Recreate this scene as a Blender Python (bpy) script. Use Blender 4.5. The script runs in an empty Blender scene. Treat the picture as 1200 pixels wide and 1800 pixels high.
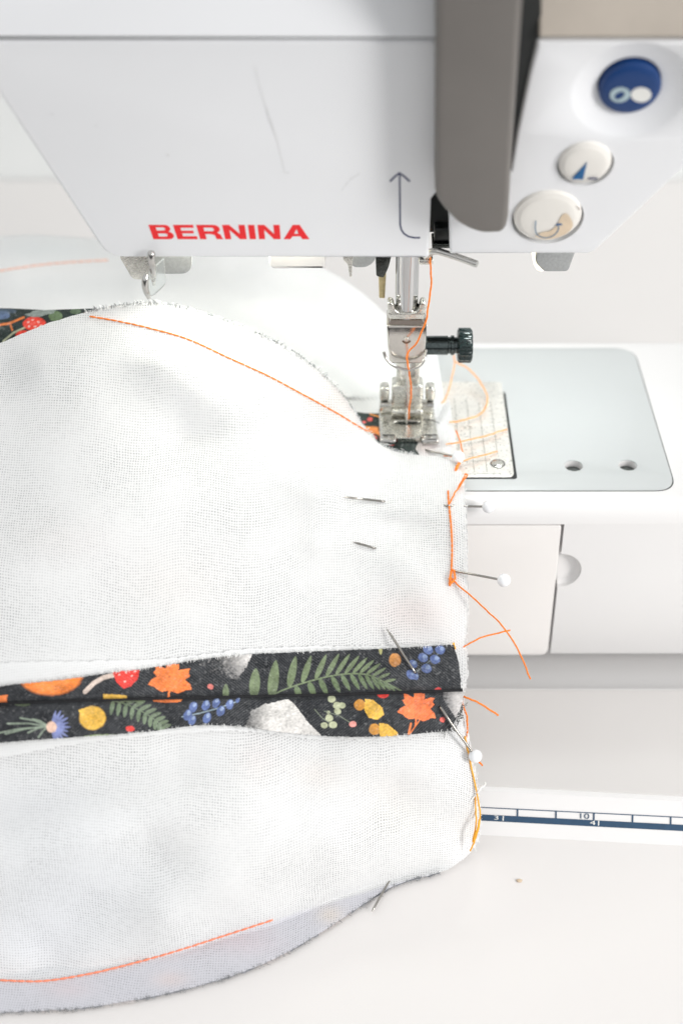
import bpy, bmesh, math, random
import numpy as np
from mathutils import Vector, Matrix
random.seed(7); RNG = np.random.default_rng(11)
SC = bpy.context.scene
COL = SC.collection
S = 0.001                                   # all lengths below are millimetres

# ------------------------------------------------------------------ camera
TH = math.radians(38.6); FPX = 2500.0; CX, CY = 650.0, 900.0
CAM = np.array([-10.6, -328.6, 233.6])
FWD = np.array([0, math.cos(TH), -math.sin(TH)]); UPV = np.array([0, math.sin(TH), math.cos(TH)]); RGT = np.array([1.0, 0, 0])
cd = bpy.data.cameras.new('camera'); cam = bpy.data.objects.new('camera', cd); COL.objects.link(cam)
cam.location = CAM*S; cam.rotation_euler = (math.radians(90)-TH, 0, 0)
cd.sensor_fit = 'VERTICAL'; cd.sensor_height = 36; cd.sensor_width = 24; cd.lens = FPX/1800*36
cd.shift_x = -(CX-600)/1800; cd.clip_start = 0.01; cd.clip_end = 20
cd.dof.use_dof = True; cd.dof.focus_distance = 0.364; cd.dof.aperture_fstop = 8.0
SC.camera = cam

# ------------------------------------------------------------------ world, lamps, exposure
W = bpy.data.worlds.new('World'); SC.world = W; W.use_nodes = True
_n = W.node_tree.nodes; _l = W.node_tree.links       # an evenly bright room above, its dimmer floor below the desk
_tc = _n.new('ShaderNodeTexCoord'); _sx = _n.new('ShaderNodeSeparateXYZ'); _mr = _n.new('ShaderNodeMapRange'); _mr.interpolation_type = 'SMOOTHSTEP'
_l.new(_tc.outputs['Generated'], _sx.inputs[0]); _l.new(_sx.outputs[2], _mr.inputs[0])
_mr.inputs[1].default_value = -.12; _mr.inputs[2].default_value = .12; _mr.inputs[3].default_value = .09; _mr.inputs[4].default_value = .84
_n['Background'].inputs[0].default_value = (0.985, 0.995, 1.0, 1); _l.new(_mr.outputs[0], _n['Background'].inputs[1])
def area(name, loc, target, size, power, col, size_y=None):
    l = bpy.data.lights.new(name, 'AREA'); l.shape = 'RECTANGLE'; l.size = size; l.size_y = size_y or size
    l.energy = power; l.color = col
    o = bpy.data.objects.new(name, l); COL.objects.link(o); o.location = loc
    d = Vector(target)-Vector(loc); o.rotation_euler = d.to_track_quat('-Z', 'Y').to_euler(); return o
area('window_light', (0.98, -0.75, 0.52), (0, 0, 0), 0.3, 13.0, (1, 0.98, 0.96), 0.6)
area('ceiling_light', (-0.25, 0.12, 1.3), (0, -0.03, 0), 0.8, 1.8, (0.95, 0.98, 1.0))
SC.view_settings.view_transform = 'Standard'; SC.view_settings.look = 'None'
SC.view_settings.exposure = 0.0; SC.view_settings.gamma = 1
SC.cycles.max_bounces = 6; SC.cycles.use_denoising = True
SC.cycles.sample_clamp_indirect = 6

# ------------------------------------------------------------------ geometry helpers
YH = -22.0; HT = math.radians(18)          # the head's front leans forward by HT about its lower edge
HEAD = False
def set_head(piv, ang):
    global PIV, RT, HM
    PIV = np.array(piv, float); RT = np.array([[1, 0, 0], [0, math.cos(ang), -math.sin(ang)], [0, math.sin(ang), math.cos(ang)]])
    HM = Matrix.Translation(PIV*S) @ Matrix.Rotation(ang, 4, 'X') @ Matrix.Translation(-PIV*S)
set_head((0, YH, 66.0), HT)
def P(px, py, y=None, z=None, t=None):
    d = FWD + (px-CX)/FPX*RGT + (CY-py)/FPX*UPV; C = CAM
    if HEAD: d = RT.T@d; C = PIV+RT.T@(CAM-PIV)
    if t is None: t = (y-C[1])/d[1] if y is not None else (z-C[2])/d[2]
    return C + t*d
def PT(px, py, t):
    px = np.asarray(px, float); py = np.asarray(py, float); t = np.asarray(t, float)
    return CAM + t[..., None]*(FWD + ((px-CX)/FPX)[..., None]*RGT + ((CY-py)/FPX)[..., None]*UPV)
def srgb(r, g, b):
    f = lambda c: ((c/255+0.055)/1.055)**2.4 if c > 10 else c/255/12.92
    return (f(r), f(g), f(b))

def add(name, me, mat, parent=None, smooth=None):
    if HEAD: me.transform(HM)
    o = bpy.data.objects.new(name, me); COL.objects.link(o)
    if mat: me.materials.clear(); me.materials.append(mat)
    if smooth is not None:
        me.shade_smooth()
        if smooth < 179: me.set_sharp_from_angle(angle=math.radians(smooth))
    if parent: o.parent = parent
    return o
def mesh(name, verts, faces, mat, parent=None, smooth=40):
    me = bpy.data.meshes.new(name); me.from_pydata([tuple(np.asarray(v)*S) for v in verts], [], faces); me.update()
    return add(name, me, mat, parent, smooth)
def bm_obj(name, bm, mat, parent=None, smooth=40):
    bmesh.ops.recalc_face_normals(bm, faces=bm.faces)
    me = bpy.data.meshes.new(name); bm.to_mesh(me); bm.free(); me.transform(Matrix.Scale(S, 4)); return add(name, me, mat, parent, smooth)
def bm_bevel(bm, w, seg=3, ang=30, sel=None):
    if w <= 0: return
    es = [e for e in bm.edges if len(e.link_faces) == 2 and e.calc_face_angle(0) > math.radians(ang) and (sel is None or sel(e))]
    bmesh.ops.bevel(bm, geom=es, offset=w, segments=seg, profile=0.5, affect='EDGES', clamp_overlap=True)
def box(name, lo, hi, mat, parent=None, bev=0.3, seg=3, rot=None):
    bm = bmesh.new(); bmesh.ops.create_cube(bm, size=1)
    lo = np.minimum(lo, hi)*1.0; hi2 = np.maximum(lo, hi)
    for v in bm.verts: v.co = Vector([lo[i]+(v.co[i]+.5)*(hi2[i]-lo[i]) for i in range(3)])
    bm_bevel(bm, bev, seg)
    if rot: bmesh.ops.rotate(bm, verts=bm.verts, cent=rot[0], matrix=Matrix.Rotation(rot[1], 3, rot[2]))
    return bm_obj(name, bm, mat, parent)
def hexa(name, p8, mat, parent=None, bev=0.3, seg=3):      # 4 bottom + 4 top corners
    bm = bmesh.new(); v = [bm.verts.new(p) for p in p8]
    for f in ((3,2,1,0),(4,5,6,7),(0,1,5,4),(1,2,6,5),(2,3,7,6),(3,0,4,7)): bm.faces.new([v[i] for i in f])
    bm_bevel(bm, bev, seg); return bm_obj(name, bm, mat, parent)
def fillet(pts, r, n=6):
    """round the corners of a closed 2D loop; r is one radius or one for each corner"""
    out = []; N = len(pts); rs = r if hasattr(r, '__len__') else [r]*N
    for i in range(N):
        p = np.array(pts[i], float); a = np.array(pts[i-1], float); b = np.array(pts[(i+1) % N], float)
        da = a-p; db = b-p; la = np.linalg.norm(da); lb = np.linalg.norm(db)
        k = min(rs[i], la*.45, lb*.45)
        if k < 1e-4: out.append(p); continue
        A = p+da/la*k; B = p+db/lb*k
        for j in range(n+1):
            s = j/n; out.append((1-s)**2*A+2*s*(1-s)*p+s*s*B)
    return out
def circle(c, r, n=40, ry=None): return [(c[0]+r*math.cos(2*math.pi*i/n), c[1]+(ry or r)*math.sin(2*math.pi*i/n)) for i in range(n)]
def plate(name, loops, th, bev, frame, mat, parent=None, smooth=35, seg=2):
    """a slab from 2D loops (inner loops are holes). frame: ('XZ', y) faces the camera, front at y; ('XY', z) top at z; ('YZ', x)"""
    c = bpy.data.curves.new(name, 'CURVE'); c.dimensions = '2D'; c.fill_mode = 'BOTH'
    bev = min(bev, th*.49)
    c.extrude = (th/2-bev)*S; c.bevel_depth = bev*S; c.bevel_resolution = seg; c.offset = -bev*S
    for lp in loops:
        sp = c.splines.new('POLY'); sp.points.add(len(lp)-1); sp.use_cyclic_u = True
        for i, q in enumerate(lp): sp.points[i].co = (q[0]*S, q[1]*S, 0, 1)
    o = bpy.data.objects.new('tmp', c); me = bpy.data.meshes.new_from_object(o); bpy.data.objects.remove(o)
    k, v = frame
    if k == 'XZ': M = Matrix(((1,0,0,0),(0,0,-1,(v+th/2)*S),(0,1,0,0),(0,0,0,1)))
    elif k == 'XY': M = Matrix.Translation((0, 0, (v-th/2)*S))
    else: M = Matrix(((0,0,1,(v+th/2)*S),(1,0,0,0),(0,1,0,0),(0,0,0,1)))
    me.transform(M); me.name = name
    bm = bmesh.new(); bm.from_mesh(me); bmesh.ops.remove_doubles(bm, verts=bm.verts, dist=1e-6); bmesh.ops.recalc_face_normals(bm, faces=bm.faces); bm.to_mesh(me); bm.free()
    return add(name, me, mat, parent, smooth)
def LXZ(pts, y): return [tuple(P(a, b, y=y)[[0, 2]]) for a, b in pts]
def LXY(pts, z): return [tuple(P(a, b, z=z)[[0, 1]]) for a, b in pts]
def crv(pts, n=8):
    """Catmull-Rom through the points"""
    p = np.asarray(pts, float)
    if len(p) < 3: return np.array([p[0]+(p[-1]-p[0])*s for s in np.linspace(0, 1, n+1)])
    q = np.vstack([2*p[0]-p[1], p, 2*p[-1]-p[-2]]); out = []
    for i in range(1, len(q)-2):
        for j in range(n):
            s = j/n; a, b, c, d = q[i-1:i+3]
            out.append(.5*((2*b)+(c-a)*s+(2*a-5*b+4*c-d)*s*s+(3*b-a-3*c+d)*s**3))
    out.append(p[-1]); return np.array(out)
def tube_vf(pts, r, sides=8, verts=None, faces=None):
    p = np.asarray(pts, float); n = len(p); r = np.broadcast_to(np.asarray(r, float), (n,))
    verts = [] if verts is None else verts; faces = [] if faces is None else faces
    tg = np.gradient(p, axis=0); tg /= np.linalg.norm(tg, axis=1)[:, None]+1e-12
    ref = np.array([0, 0, 1.0]) if abs(tg[0][2]) < .9 else np.array([1.0, 0, 0])
    nrm = np.cross(tg[0], ref); nrm /= np.linalg.norm(nrm); base = len(verts)
    for i in range(n):
        nrm = nrm-tg[i]*nrm.dot(tg[i]); nrm /= np.linalg.norm(nrm); bn = np.cross(tg[i], nrm)
        for k in range(sides):
            a = 2*math.pi*k/sides; verts.append(p[i]+r[i]*(math.cos(a)*nrm+math.sin(a)*bn))
    for i in range(n-1):
        for k in range(sides):
            a = base+i*sides+k; b = base+i*sides+(k+1) % sides; faces.append((a, b, b+sides, a+sides))
    faces.append(tuple(base+k for k in reversed(range(sides)))); faces.append(tuple(base+(n-1)*sides+k for k in range(sides)))
    return verts, faces
def tube(name, pts, r, mat, parent=None, sides=10): v, f = tube_vf(pts, r, sides); return mesh(name, v, f, mat, parent, 60)
def lathe(name, prof, mat, parent=None, axis='Z', at=(0, 0, 0), n=40, flute=None, smooth=35):
    """prof: (radius, height) pairs turned round the axis"""
    v = []; f = []; m = len(prof)
    for i in range(n):
        a = 2*math.pi*i/n
        for j, (r, h) in enumerate(prof):
            rr = r*(1+flute(a, j)) if flute and r > 0 else r
            c, s_ = rr*math.cos(a), rr*math.sin(a)
            q = (c, s_, h) if axis == 'Z' else (h, c, s_) if axis == 'X' else (c, h, s_)
            v.append(np.array(q)+np.array(at))
    for i in range(n):
        for j in range(m-1): a = i*m+j; b = ((i+1) % n)*m+j; f.append((a, b, b+1, a+1))
    bm = bmesh.new(); bv = [bm.verts.new(q) for q in v]
    for q in f: bm.faces.new([bv[k] for k in q])
    bmesh.ops.remove_doubles(bm, verts=bm.verts, dist=1e-5)
    return bm_obj(name, bm, mat, parent, smooth)
def cut(o, cutters):
    for c in cutters:
        m = o.modifiers.new('cut', 'BOOLEAN'); m.object = c; m.operation = 'DIFFERENCE'; m.solver = 'EXACT'
    dg = bpy.context.evaluated_depsgraph_get(); me = bpy.data.meshes.new_from_object(o.evaluated_get(dg))
    o.modifiers.clear(); o.data = me; me.set_sharp_from_angle(angle=math.radians(35))
    for c in cutters: bpy.data.objects.remove(c)
def thing(name, label, cat, loc=(0, 0, 0), group=None):
    o = bpy.data.objects.new(name, None); COL.objects.link(o); o.empty_display_size = .01
    o['label'] = label; o['category'] = cat
    if group: o['group'] = group
    return o
def tag(o, label, cat, group=None):
    o['label'] = label; o['category'] = cat
    if group: o['group'] = group
    return o

# ------------------------------------------------------------------ materials
def M(name, col, rough=.4, metal=0.0, bump=0.0, bscale=400, var=0.0, vscale=60, coat=0.0, rvar=0.0, spec=.5, stain=None):
    m = bpy.data.materials.new(name); m.use_nodes = True; nt = m.node_tree; b = nt.nodes['Principled BSDF']
    b.inputs['Base Color'].default_value = (*col, 1); b.inputs['Roughness'].default_value = rough; b.inputs['Metallic'].default_value = metal
    b.inputs['Coat Weight'].default_value = coat; b.inputs['Coat Roughness'].default_value = .15; b.inputs['Specular IOR Level'].default_value = spec
    tc = nt.nodes.new('ShaderNodeTexCoord')
    def noise(s, d=4):
        n = nt.nodes.new('ShaderNodeTexNoise'); n.inputs['Scale'].default_value = s; n.inputs['Detail'].default_value = d
        nt.links.new(tc.outputs['Object'], n.inputs['Vector']); return n
    if var > 0:
        n = noise(vscale, 6); r = nt.nodes.new('ShaderNodeValToRGB')
        r.color_ramp.elements[0].position = .32; r.color_ramp.elements[1].position = .7
        r.color_ramp.elements[0].color = (*[c*(1-var) for c in col], 1); r.color_ramp.elements[1].color = (*[min(1, c*(1+var*.6)) for c in col], 1)
        nt.links.new(n.outputs[0], r.inputs[0]); src = r.outputs[0]
        if stain:
            n2 = noise(stain[0], 8); r2 = nt.nodes.new('ShaderNodeValToRGB'); r2.color_ramp.elements[0].position = stain[1]; r2.color_ramp.elements[1].position = stain[1]+.05
            mx = nt.nodes.new('ShaderNodeMix'); mx.data_type = 'RGBA'; nt.links.new(n2.outputs[0], r2.inputs[0])
            nt.links.new(r2.outputs[0], mx.inputs[0]); nt.links.new(src, mx.inputs[6]); mx.inputs[7].default_value = (*stain[2], 1); src = mx.outputs[2]
        nt.links.new(src, b.inputs['Base Color'])
    if rvar > 0:
        n = noise(vscale*2.3, 5); mr = nt.nodes.new('ShaderNodeMapRange'); mr.inputs[1].default_value = .3; mr.inputs[2].default_value = .7
        mr.inputs[3].default_value = max(.02, rough-rvar); mr.inputs[4].default_value = rough+rvar
        nt.links.new(n.outputs[0], mr.inputs[0]); nt.links.new(mr.outputs[0], b.inputs['Roughness'])
    if bump > 0:
        n = noise(bscale, 3); bp = nt.nodes.new('ShaderNodeBump'); bp.inputs['Strength'].default_value = bump; bp.inputs['Distance'].default_value = .0002
        nt.links.new(n.outputs[0], bp.inputs['Height']); nt.links.new(bp.outputs[0], b.inputs['Normal'])
    return m
white = M('white_plastic', (.76, .75, .745), .33, var=.01, vscale=25, rvar=.03, bump=.06, bscale=1500)
white2 = M('white_plastic_cool', (.82, .83, .85), .36, var=.015, vscale=18, rvar=.04, bump=.08, bscale=1800)
deskm = M('desk_laminate', (.755, .73, .715), .5, var=.015, vscale=9, rvar=.04, bump=.08, bscale=900)
wallm = M('wall_paint', (.73, .745, .74), .8, var=.03, vscale=5)
greyplate = M('grey_enamel', (.52, .54, .54), .36, var=.015, vscale=30, rvar=.025, bump=.05, bscale=2500)
steel = M('polished_steel', (.56, .55, .53), .17, 1, var=.06, vscale=300, rvar=.06)
steel2 = M('satin_steel', (.72, .71, .66), .25, 1, bump=.25, bscale=3500, var=.15, vscale=700, rvar=.12)
platem = M('stitch_plate_steel', (.78, .765, .72), .34, .5, bump=.15, bscale=4000, var=.1, vscale=500, rvar=.12)
darksteel = M('dark_steel', (.08, .085, .08), .25, 1, var=.4, vscale=900, rvar=.1)
knobm = M('black_knob', (.012, .024, .024), .22, .2, var=.5, vscale=1500, rvar=.12, stain=(2600, .68, (.30, .34, .33)))
greycov = M('grey_cover', srgb(114, 110, 106), .46, bump=.35, bscale=2600, var=.05, vscale=60)
beige = M('beige_cover', srgb(182, 173, 162), .55, bump=.5, bscale=2200, var=.06, vscale=80)
blackm = M('black_plastic', (.012, .014, .014), .35)
gapm = M('dark_gap', (.02, .022, .022), .7)
brass = M('brass', (.62, .52, .30), .35, 1, var=.2, vscale=600)
greyplas = M('grey_plastic', (.36, .37, .37), .45, bump=.3, bscale=2500, var=.15, vscale=1500)
bluem = M('blue_button', srgb(0, 54, 112), .45, var=.06, vscale=90)
ink = M('navy_ink', srgb(40, 50, 95), .5, var=.1, vscale=800)
inkblue = M('blue_ink', srgb(20, 95, 150), .5, var=.2, vscale=900)
rulerink = M('ruler_ink', srgb(38, 70, 98), .5, var=.12, vscale=600)
silverink = M('silver_ink', srgb(170, 190, 196), .35, var=.08, vscale=400)
whiteink = M('white_ink', srgb(230, 230, 226), .45, var=.05, vscale=400)
redm = M('red_ink', srgb(238, 10, 22), .42, var=.05, vscale=900)
offwhite = M('button_plastic', srgb(232, 229, 223), .38, var=.04, vscale=120)
grime = M('brown_grime', srgb(92, 55, 36), .8, var=.5, vscale=900)
lampm = M('lamp_glow', (1, .95, .8)); lampm.node_tree.nodes['Principled BSDF'].inputs['Emission Color'].default_value = (1, .90, .55, 1); lampm.node_tree.nodes['Principled BSDF'].inputs['Emission Strength'].default_value = 2.2
clear = M('clear_plastic', (.93, .96, .95), .12); clear.node_tree.nodes['Principled BSDF'].inputs['Transmission Weight'].default_value = .85; clear.node_tree.nodes['Principled BSDF'].inputs['IOR'].default_value = 1.2
orange = M('orange_thread', srgb(255, 134, 36), .6, bump=.6, bscale=5200, var=.12, vscale=2500)
yellow = M('yellow_thread', srgb(250, 176, 40), .6, bump=.6, bscale=5200, var=.12, vscale=2500)
whiteth = M('white_thread', (.85, .84, .82), .7)
pinhead = M('pin_head', (.86, .87, .89), .18, coat=.4)
greyfray = M('grey_fibre', (.34, .35, .36), .8, var=.5, vscale=900)
whitefray = M('white_fibre', (.82, .82, .81), .8)
scuff = M('grey_scuff', (.72, .725, .735), .6, var=.15, vscale=1500)

def weave_mat(name, pitch, gap, depth, transl, colour_attr, basecol=(.84, .84, .835), loose=1.0, twill=False):
    """woven cloth: threads crossing in UV millimetres, with small gaps between them, and the dye from a colour attribute"""
    m = bpy.data.materials.new(name); m.use_nodes = True; nt = m.node_tree; N = nt.nodes; L = nt.links
    b = N['Principled BSDF']; b.inputs['Roughness'].default_value = .85; b.inputs['Specular IOR Level'].default_value = .15
    b.inputs['Sheen Weight'].default_value = .08 if not twill else .0
    uv = N.new('ShaderNodeUVMap'); uv.uv_map = 'UVMap'
    wn = N.new('ShaderNodeTexNoise'); wn.inputs['Scale'].default_value = .16; wn.inputs['Detail'].default_value = 3; L.new(uv.outputs[0], wn.inputs['Vector'])
    wm = N.new('ShaderNodeVectorMath'); wm.operation = 'MULTIPLY_ADD'; wm.inputs[1].default_value = (1.0, 1.0, 0); L.new(wn.outputs['Color'], wm.inputs[0]); L.new(uv.outputs[0], wm.inputs[2])
    j = N.new('ShaderNodeTexNoise'); j.inputs['Scale'].default_value = 1.1; j.inputs['Detail'].default_value = 2; L.new(uv.outputs[0], j.inputs['Vector'])
    wm2 = N.new('ShaderNodeVectorMath'); wm2.operation = 'MULTIPLY_ADD'; wm2.inputs[1].default_value = (.2, .2, 0); L.new(j.outputs['Color'], wm2.inputs[0]); L.new(wm.outputs[0], wm2.inputs[2])
    sx = N.new('ShaderNodeSeparateXYZ'); L.new(wm2.outputs[0], sx.inputs[0])
    def math_(op, a, b_=None, c=None):
        n = N.new('ShaderNodeMath'); n.operation = op
        for i, v in enumerate((a, b_, c)):
            if v is None: continue
            if isinstance(v, (int, float)): n.inputs[i].default_value = v
            else: L.new(v, n.inputs[i])
        return n.outputs[0]
    k = 2*math.pi/pitch
    if twill:
        d = math_('ADD', sx.outputs[0], math_('MULTIPLY', sx.outputs[1], 1.15))
        s = math_('SINE', math_('MULTIPLY', d, k)); s2 = math_('SINE', math_('MULTIPLY', sx.outputs[0], k*1.9))
        h = math_('ADD', math_('MULTIPLY', s, .35), math_('MULTIPLY', s2, .2)); h = math_('ADD', h, .5)
        hole = math_('SUBTRACT', 1.0, h)
    else:
        a = math_('MULTIPLY_ADD', math_('COSINE', math_('MULTIPLY', sx.outputs[0], k)), .5, .5)
        c = math_('MULTIPLY_ADD', math_('COSINE', math_('MULTIPLY', sx.outputs[1], k*.94)), .5, .5)
        hole = math_('MULTIPLY', a, c); h = math_('SUBTRACT', 1.0, hole)
        hole = math_('POWER', hole, 1.35)
    ln = N.new('ShaderNodeTexNoise'); ln.inputs['Scale'].default_value = .055; ln.inputs['Detail'].default_value = 5; L.new(uv.outputs[0], ln.inputs['Vector'])
    mr = N.new('ShaderNodeMapRange'); mr.inputs[1].default_value = .34; mr.inputs[2].default_value = .66; mr.inputs[3].default_value = .3*loose; mr.inputs[4].default_value = .95; L.new(ln.outputs[0], mr.inputs[0])
    vn = N.new('ShaderNodeTexWhiteNoise'); vn.noise_dimensions = '2D'
    sc = N.new('ShaderNodeVectorMath'); sc.operation = 'SCALE'; sc.inputs['Scale'].default_value = 1/pitch; L.new(wm2.outputs[0], sc.inputs[0])
    rd = N.new('ShaderNodeVectorMath'); rd.operation = 'FLOOR'; L.new(sc.outputs[0], rd.inputs[0]); L.new(rd.outputs[0], vn.inputs['Vector'])
    amt = math_('MULTIPLY', math_('MULTIPLY', hole, mr.outputs[0]), math_('MULTIPLY_ADD', vn.outputs[0], .7, .45))
    if colour_attr:
        ca = N.new('ShaderNodeVertexColor'); ca.layer_name = 'dye'; src = ca.outputs[0]
    else:
        rg = N.new('ShaderNodeRGB'); rg.outputs[0].default_value = (*basecol, 1); src = rg.outputs[0]
    mx = N.new('ShaderNodeMix'); mx.data_type = 'RGBA'; mx.clamp_factor = True
    L.new(math_('MULTIPLY', amt, depth), mx.inputs[0]); L.new(src, mx.inputs[6]); mx.inputs[7].default_value = (*gap, 1)
    L.new(mx.outputs[2], b.inputs['Base Color'])
    bp = N.new('ShaderNodeBump'); bp.inputs['Strength'].default_value = .3; bp.inputs['Distance'].default_value = .00012; L.new(h, bp.inputs['Height']); L.new(bp.outputs[0], b.inputs['Normal'])
    if transl > 0:
        tr = N.new('ShaderNodeBsdfTranslucent'); L.new(mx.outputs[2], tr.inputs[0]); ms = N.new('ShaderNodeMixShader'); ms.inputs[0].default_value = transl
        L.new(b.outputs[0], ms.inputs[1]); L.new(tr.outputs[0], ms.inputs[2]); L.new(ms.outputs[0], N['Material Output'].inputs[0])
    return m
lawn = weave_mat('white_muslin', .66, (.15, .155, .16), .92, .22, True)
lawn_back = weave_mat('white_muslin_back', .61, (.4, .4, .4), .5, .2, True)
printm = weave_mat('printed_cotton', .80, (.34, .35, .36), .30, 0, True, twill=True)

# ------------------------------------------------------------------ setting
Z_DESK, Z_BASE = -70.0, -60.0
def struct(o): o['kind'] = 'structure'; return o
struct(mesh('desk', [(-1500, -260, Z_DESK), (1500, -260, Z_DESK), (1500, 309, Z_DESK), (-1500, 309, Z_DESK), (-1500, -260, Z_DESK-25), (1500, -260, Z_DESK-25), (1500, 309, Z_DESK-25), (-1500, 309, Z_DESK-25)],
     [(0,1,2,3),(4,7,6,5),(0,4,5,1),(1,5,6,2),(2,6,7,3),(3,7,4,0)], deskm, None, 30))
struct(box('wall', (-1500, 310, -800), (1500, 330, 1300), wallm, None, 0))

# ------------------------------------------------------------------ sewing machine
SM = thing('sewing_machine', 'white sewing machine with grey take-up cover and red lettering, standing on the desk', 'sewing machine')
# --- base with its printed ruler
def yf_top(x): return -79.5+(_b1[1]-_b0[1])/(_b1[0]-_b0[0])*(x-19)
_b0 = P(830, 1467, z=Z_DESK); _b1 = P(1200, 1487, z=Z_DESK)
def yf_bot(x): return _b0[1]+(_b1[1]-_b0[1])*(x-_b0[0])/(_b1[0]-_b0[0])
xs = (-120, 190)
bm = bmesh.new()
base_prof = [(xs[0], yf_bot), (xs[1], yf_bot)]
v = [bm.verts.new(q) for q in ((xs[0], yf_bot(xs[0]), Z_DESK), (xs[1], yf_bot(xs[1]), Z_DESK), (xs[1], 80, Z_DESK), (xs[0], 80, Z_DESK),
                               (xs[0], yf_top(xs[0]), Z_BASE), (xs[1], yf_top(xs[1]), Z_BASE), (xs[1], 80, Z_BASE), (xs[0], 80, Z_BASE))]
for f in ((3,2,1,0),(4,5,6,7),(0,1,5,4),(1,2,6,5),(2,3,7,6),(3,0,4,7)): bm.faces.new([v[i] for i in f])
bm_bevel(bm, 1.0, 4)
base = bm_obj('base', bm, white, SM)
ch = box('tmp', (-110, -42.0, -64.5), (185, 40, -50), None, None, 0)
cut(base, [ch])
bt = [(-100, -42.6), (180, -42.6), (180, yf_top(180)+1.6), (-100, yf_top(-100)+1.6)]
plate('base_top', [fillet(bt, .8)], .8, .2, ('XY', Z_BASE+.25), M('base_top_grey', (.64, .62, .605), .4, var=.015, vscale=20, rvar=.03), base)  # thin sheet added to make the base top greyer than its rim
# ruler on the front of the base
_q0 = np.array([0, yf_top(0), Z_BASE]); _q1 = np.array([100, yf_top(100), Z_BASE]); _q2 = np.array([0, yf_bot(0), Z_DESK])
_fn = np.cross(_q1-_q0, _q2-_q0); _fn /= np.linalg.norm(_fn); _fn = -_fn if _fn[1] > 0 else _fn
def RP(px, py, off=.12):
    d = P(px, py, t=1.0)-CAM; return CAM+d*((_q0+_fn*off-CAM).dot(_fn)/d.dot(_fn))
def rstrip(name, pts_top, pts_bot, mat, off=.12):
    v = [RP(*p, off) for p in pts_top]+[RP(*p, off) for p in pts_bot]; n = len(pts_top)
    return mesh(name, v, [(i, n+i, n+i+1, i+1) for i in range(n-1)], mat, base, None)
X0, X1 = 700, 1700
lt = lambda x: 1418.5+(x-845)*.050
lb = lambda x: 1431.5+(x-845)*.052
xx = np.linspace(X0, X1, 6)
rstrip('ruler_line', [(x, lt(x)) for x in xx], [(x, lt(x)+1.6) for x in xx], rulerink)
rstrip('ruler_band', [(x, lb(x)) for x in xx], [(x, lb(x)+11) for x in xx], rulerink)
for x in (777, 843, 909, 976.5, 1043, 1111, 1178, 1246, 1313, 1380, 1447, 1514, 1581, 1648): rstrip('ruler_tick', [(x-1.4, lt(x)), (x+1.4, lt(x))], [(x-1.6, lb(x)+.5), (x+1.2, lb(x)+.5)], rulerink, .16)
for x in (884, 1051.5): rstrip('inch_tick', [(x-1, lb(x)+.5), (x+1, lb(x)+.5)], [(x-1.4, lb(x)+9), (x+.6, lb(x)+9)], whiteink, .2)
def text_on(name, txt, origin, ux, uy, height, mat, parent, widen=1.0, th=.03):
    c = bpy.data.curves.new(name, 'FONT'); c.body = txt; c.size = 1.0; c.extrude = 0
    o = bpy.data.objects.new('tmp', c); me = bpy.data.meshes.new_from_object(o); bpy.data.objects.remove(o)
    co = np.array([v.co[:] for v in me.vertices]); mn = co.min(0); h = co.max(0)[1]-mn[1]
    ux = np.array(ux)/np.linalg.norm(ux); uy = np.array(uy)/np.linalg.norm(uy)
    for v in me.vertices:
        q = np.array(origin)+ux*(v.co.x-mn[0])/h*height*widen+uy*(v.co.y-mn[1])/h*height; v.co = Vector(q*S)
    return add(name, me, mat, parent)
def rtext(t, px, py, h, w, mat):
    o_ = RP(px, py, .2); text_on('ruler_digit', t, o_, RP(px+20, py+1, .2)-o_, RP(px, py-10, .2)-o_, h, mat, base, w)
rtext('10', 1019, lb(1019)-1.6, 1.45, 1.5, rulerink)
rtext('3', 868, lb(868)+8.2, 1.15, 1.9, whiteink)
rtext('4', 1036, lb(1036)+8.2, 1.15, 1.9, whiteink)

# --- free arm
ZA = -54.5
bm = bmesh.new(); bmesh.ops.create_cube(bm, size=1)
for v in bm.verts: v.co = Vector((-75+(v.co.x+.5)*265, -33.6+(v.co.y+.5)*85.4, ZA+(v.co.z+.5)*(-ZA)))
bm_bevel(bm, 5.5, 6, 30, lambda e: all(q.co.z > -1 for q in e.verts) or all(q.co.x < -74 for q in e.verts))
bm_bevel(bm, .8, 2, 50)
arm = bm_obj('free_arm', bm, white, SM, 35)
DP = lambda px, py: P(px, py, y=-33.6)
d_tr = DP(988, 924); d_br = DP(960, 1150); doorx = (d_tr[0]+d_br[0])/2
pocket = box('tmp', (-60, -60, ZA-20), (doorx+.75, -31.2, d_tr[2]+.45), None, None, 0)
nc = DP(985, 1003)
notch = lathe('tmp', [(0, -4.0), (6.1, -4.0), (6.0, 1.2), (5.0, 2.2), (0, 2.6)], None, None, 'Y', (nc[0]-.4, -33.6, nc[2]), 48)
holes = [P(1007, 820, z=0), P(1102, 819, z=0)]
hc = [lathe('tmp', [(0, -7), (2.45, -7), (2.45, 4), (0, 4)], None, None, 'Z', (h[0], h[1], 0), 40) for h in holes]
cut(arm, [pocket, notch]+hc)
for h in holes: lathe('screw_floor', [(0, -1.3), (1.0, -1.3), (1.3, -1.7), (2.42, -1.8)], M('dark_screw', (.10, .11, .105), .55, .3, var=.5, vscale=900, bump=.5, bscale=3000), arm, 'Z', (h[0], h[1], 0), 32)  # hole floors coloured dark grey-green
# bobbin door
dl = fillet([(-59, ZA-.2), (doorx, ZA-.2), (doorx, d_tr[2]), (-59, d_tr[2])], [.5, 2.5, 1.0, .5])
door = plate('bobbin_door', [dl], 2.2, .35, ('XZ', -33.75), M('door_plastic', (.80, .775, .755), .34, var=.03, vscale=25, rvar=.08), SM)
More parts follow.
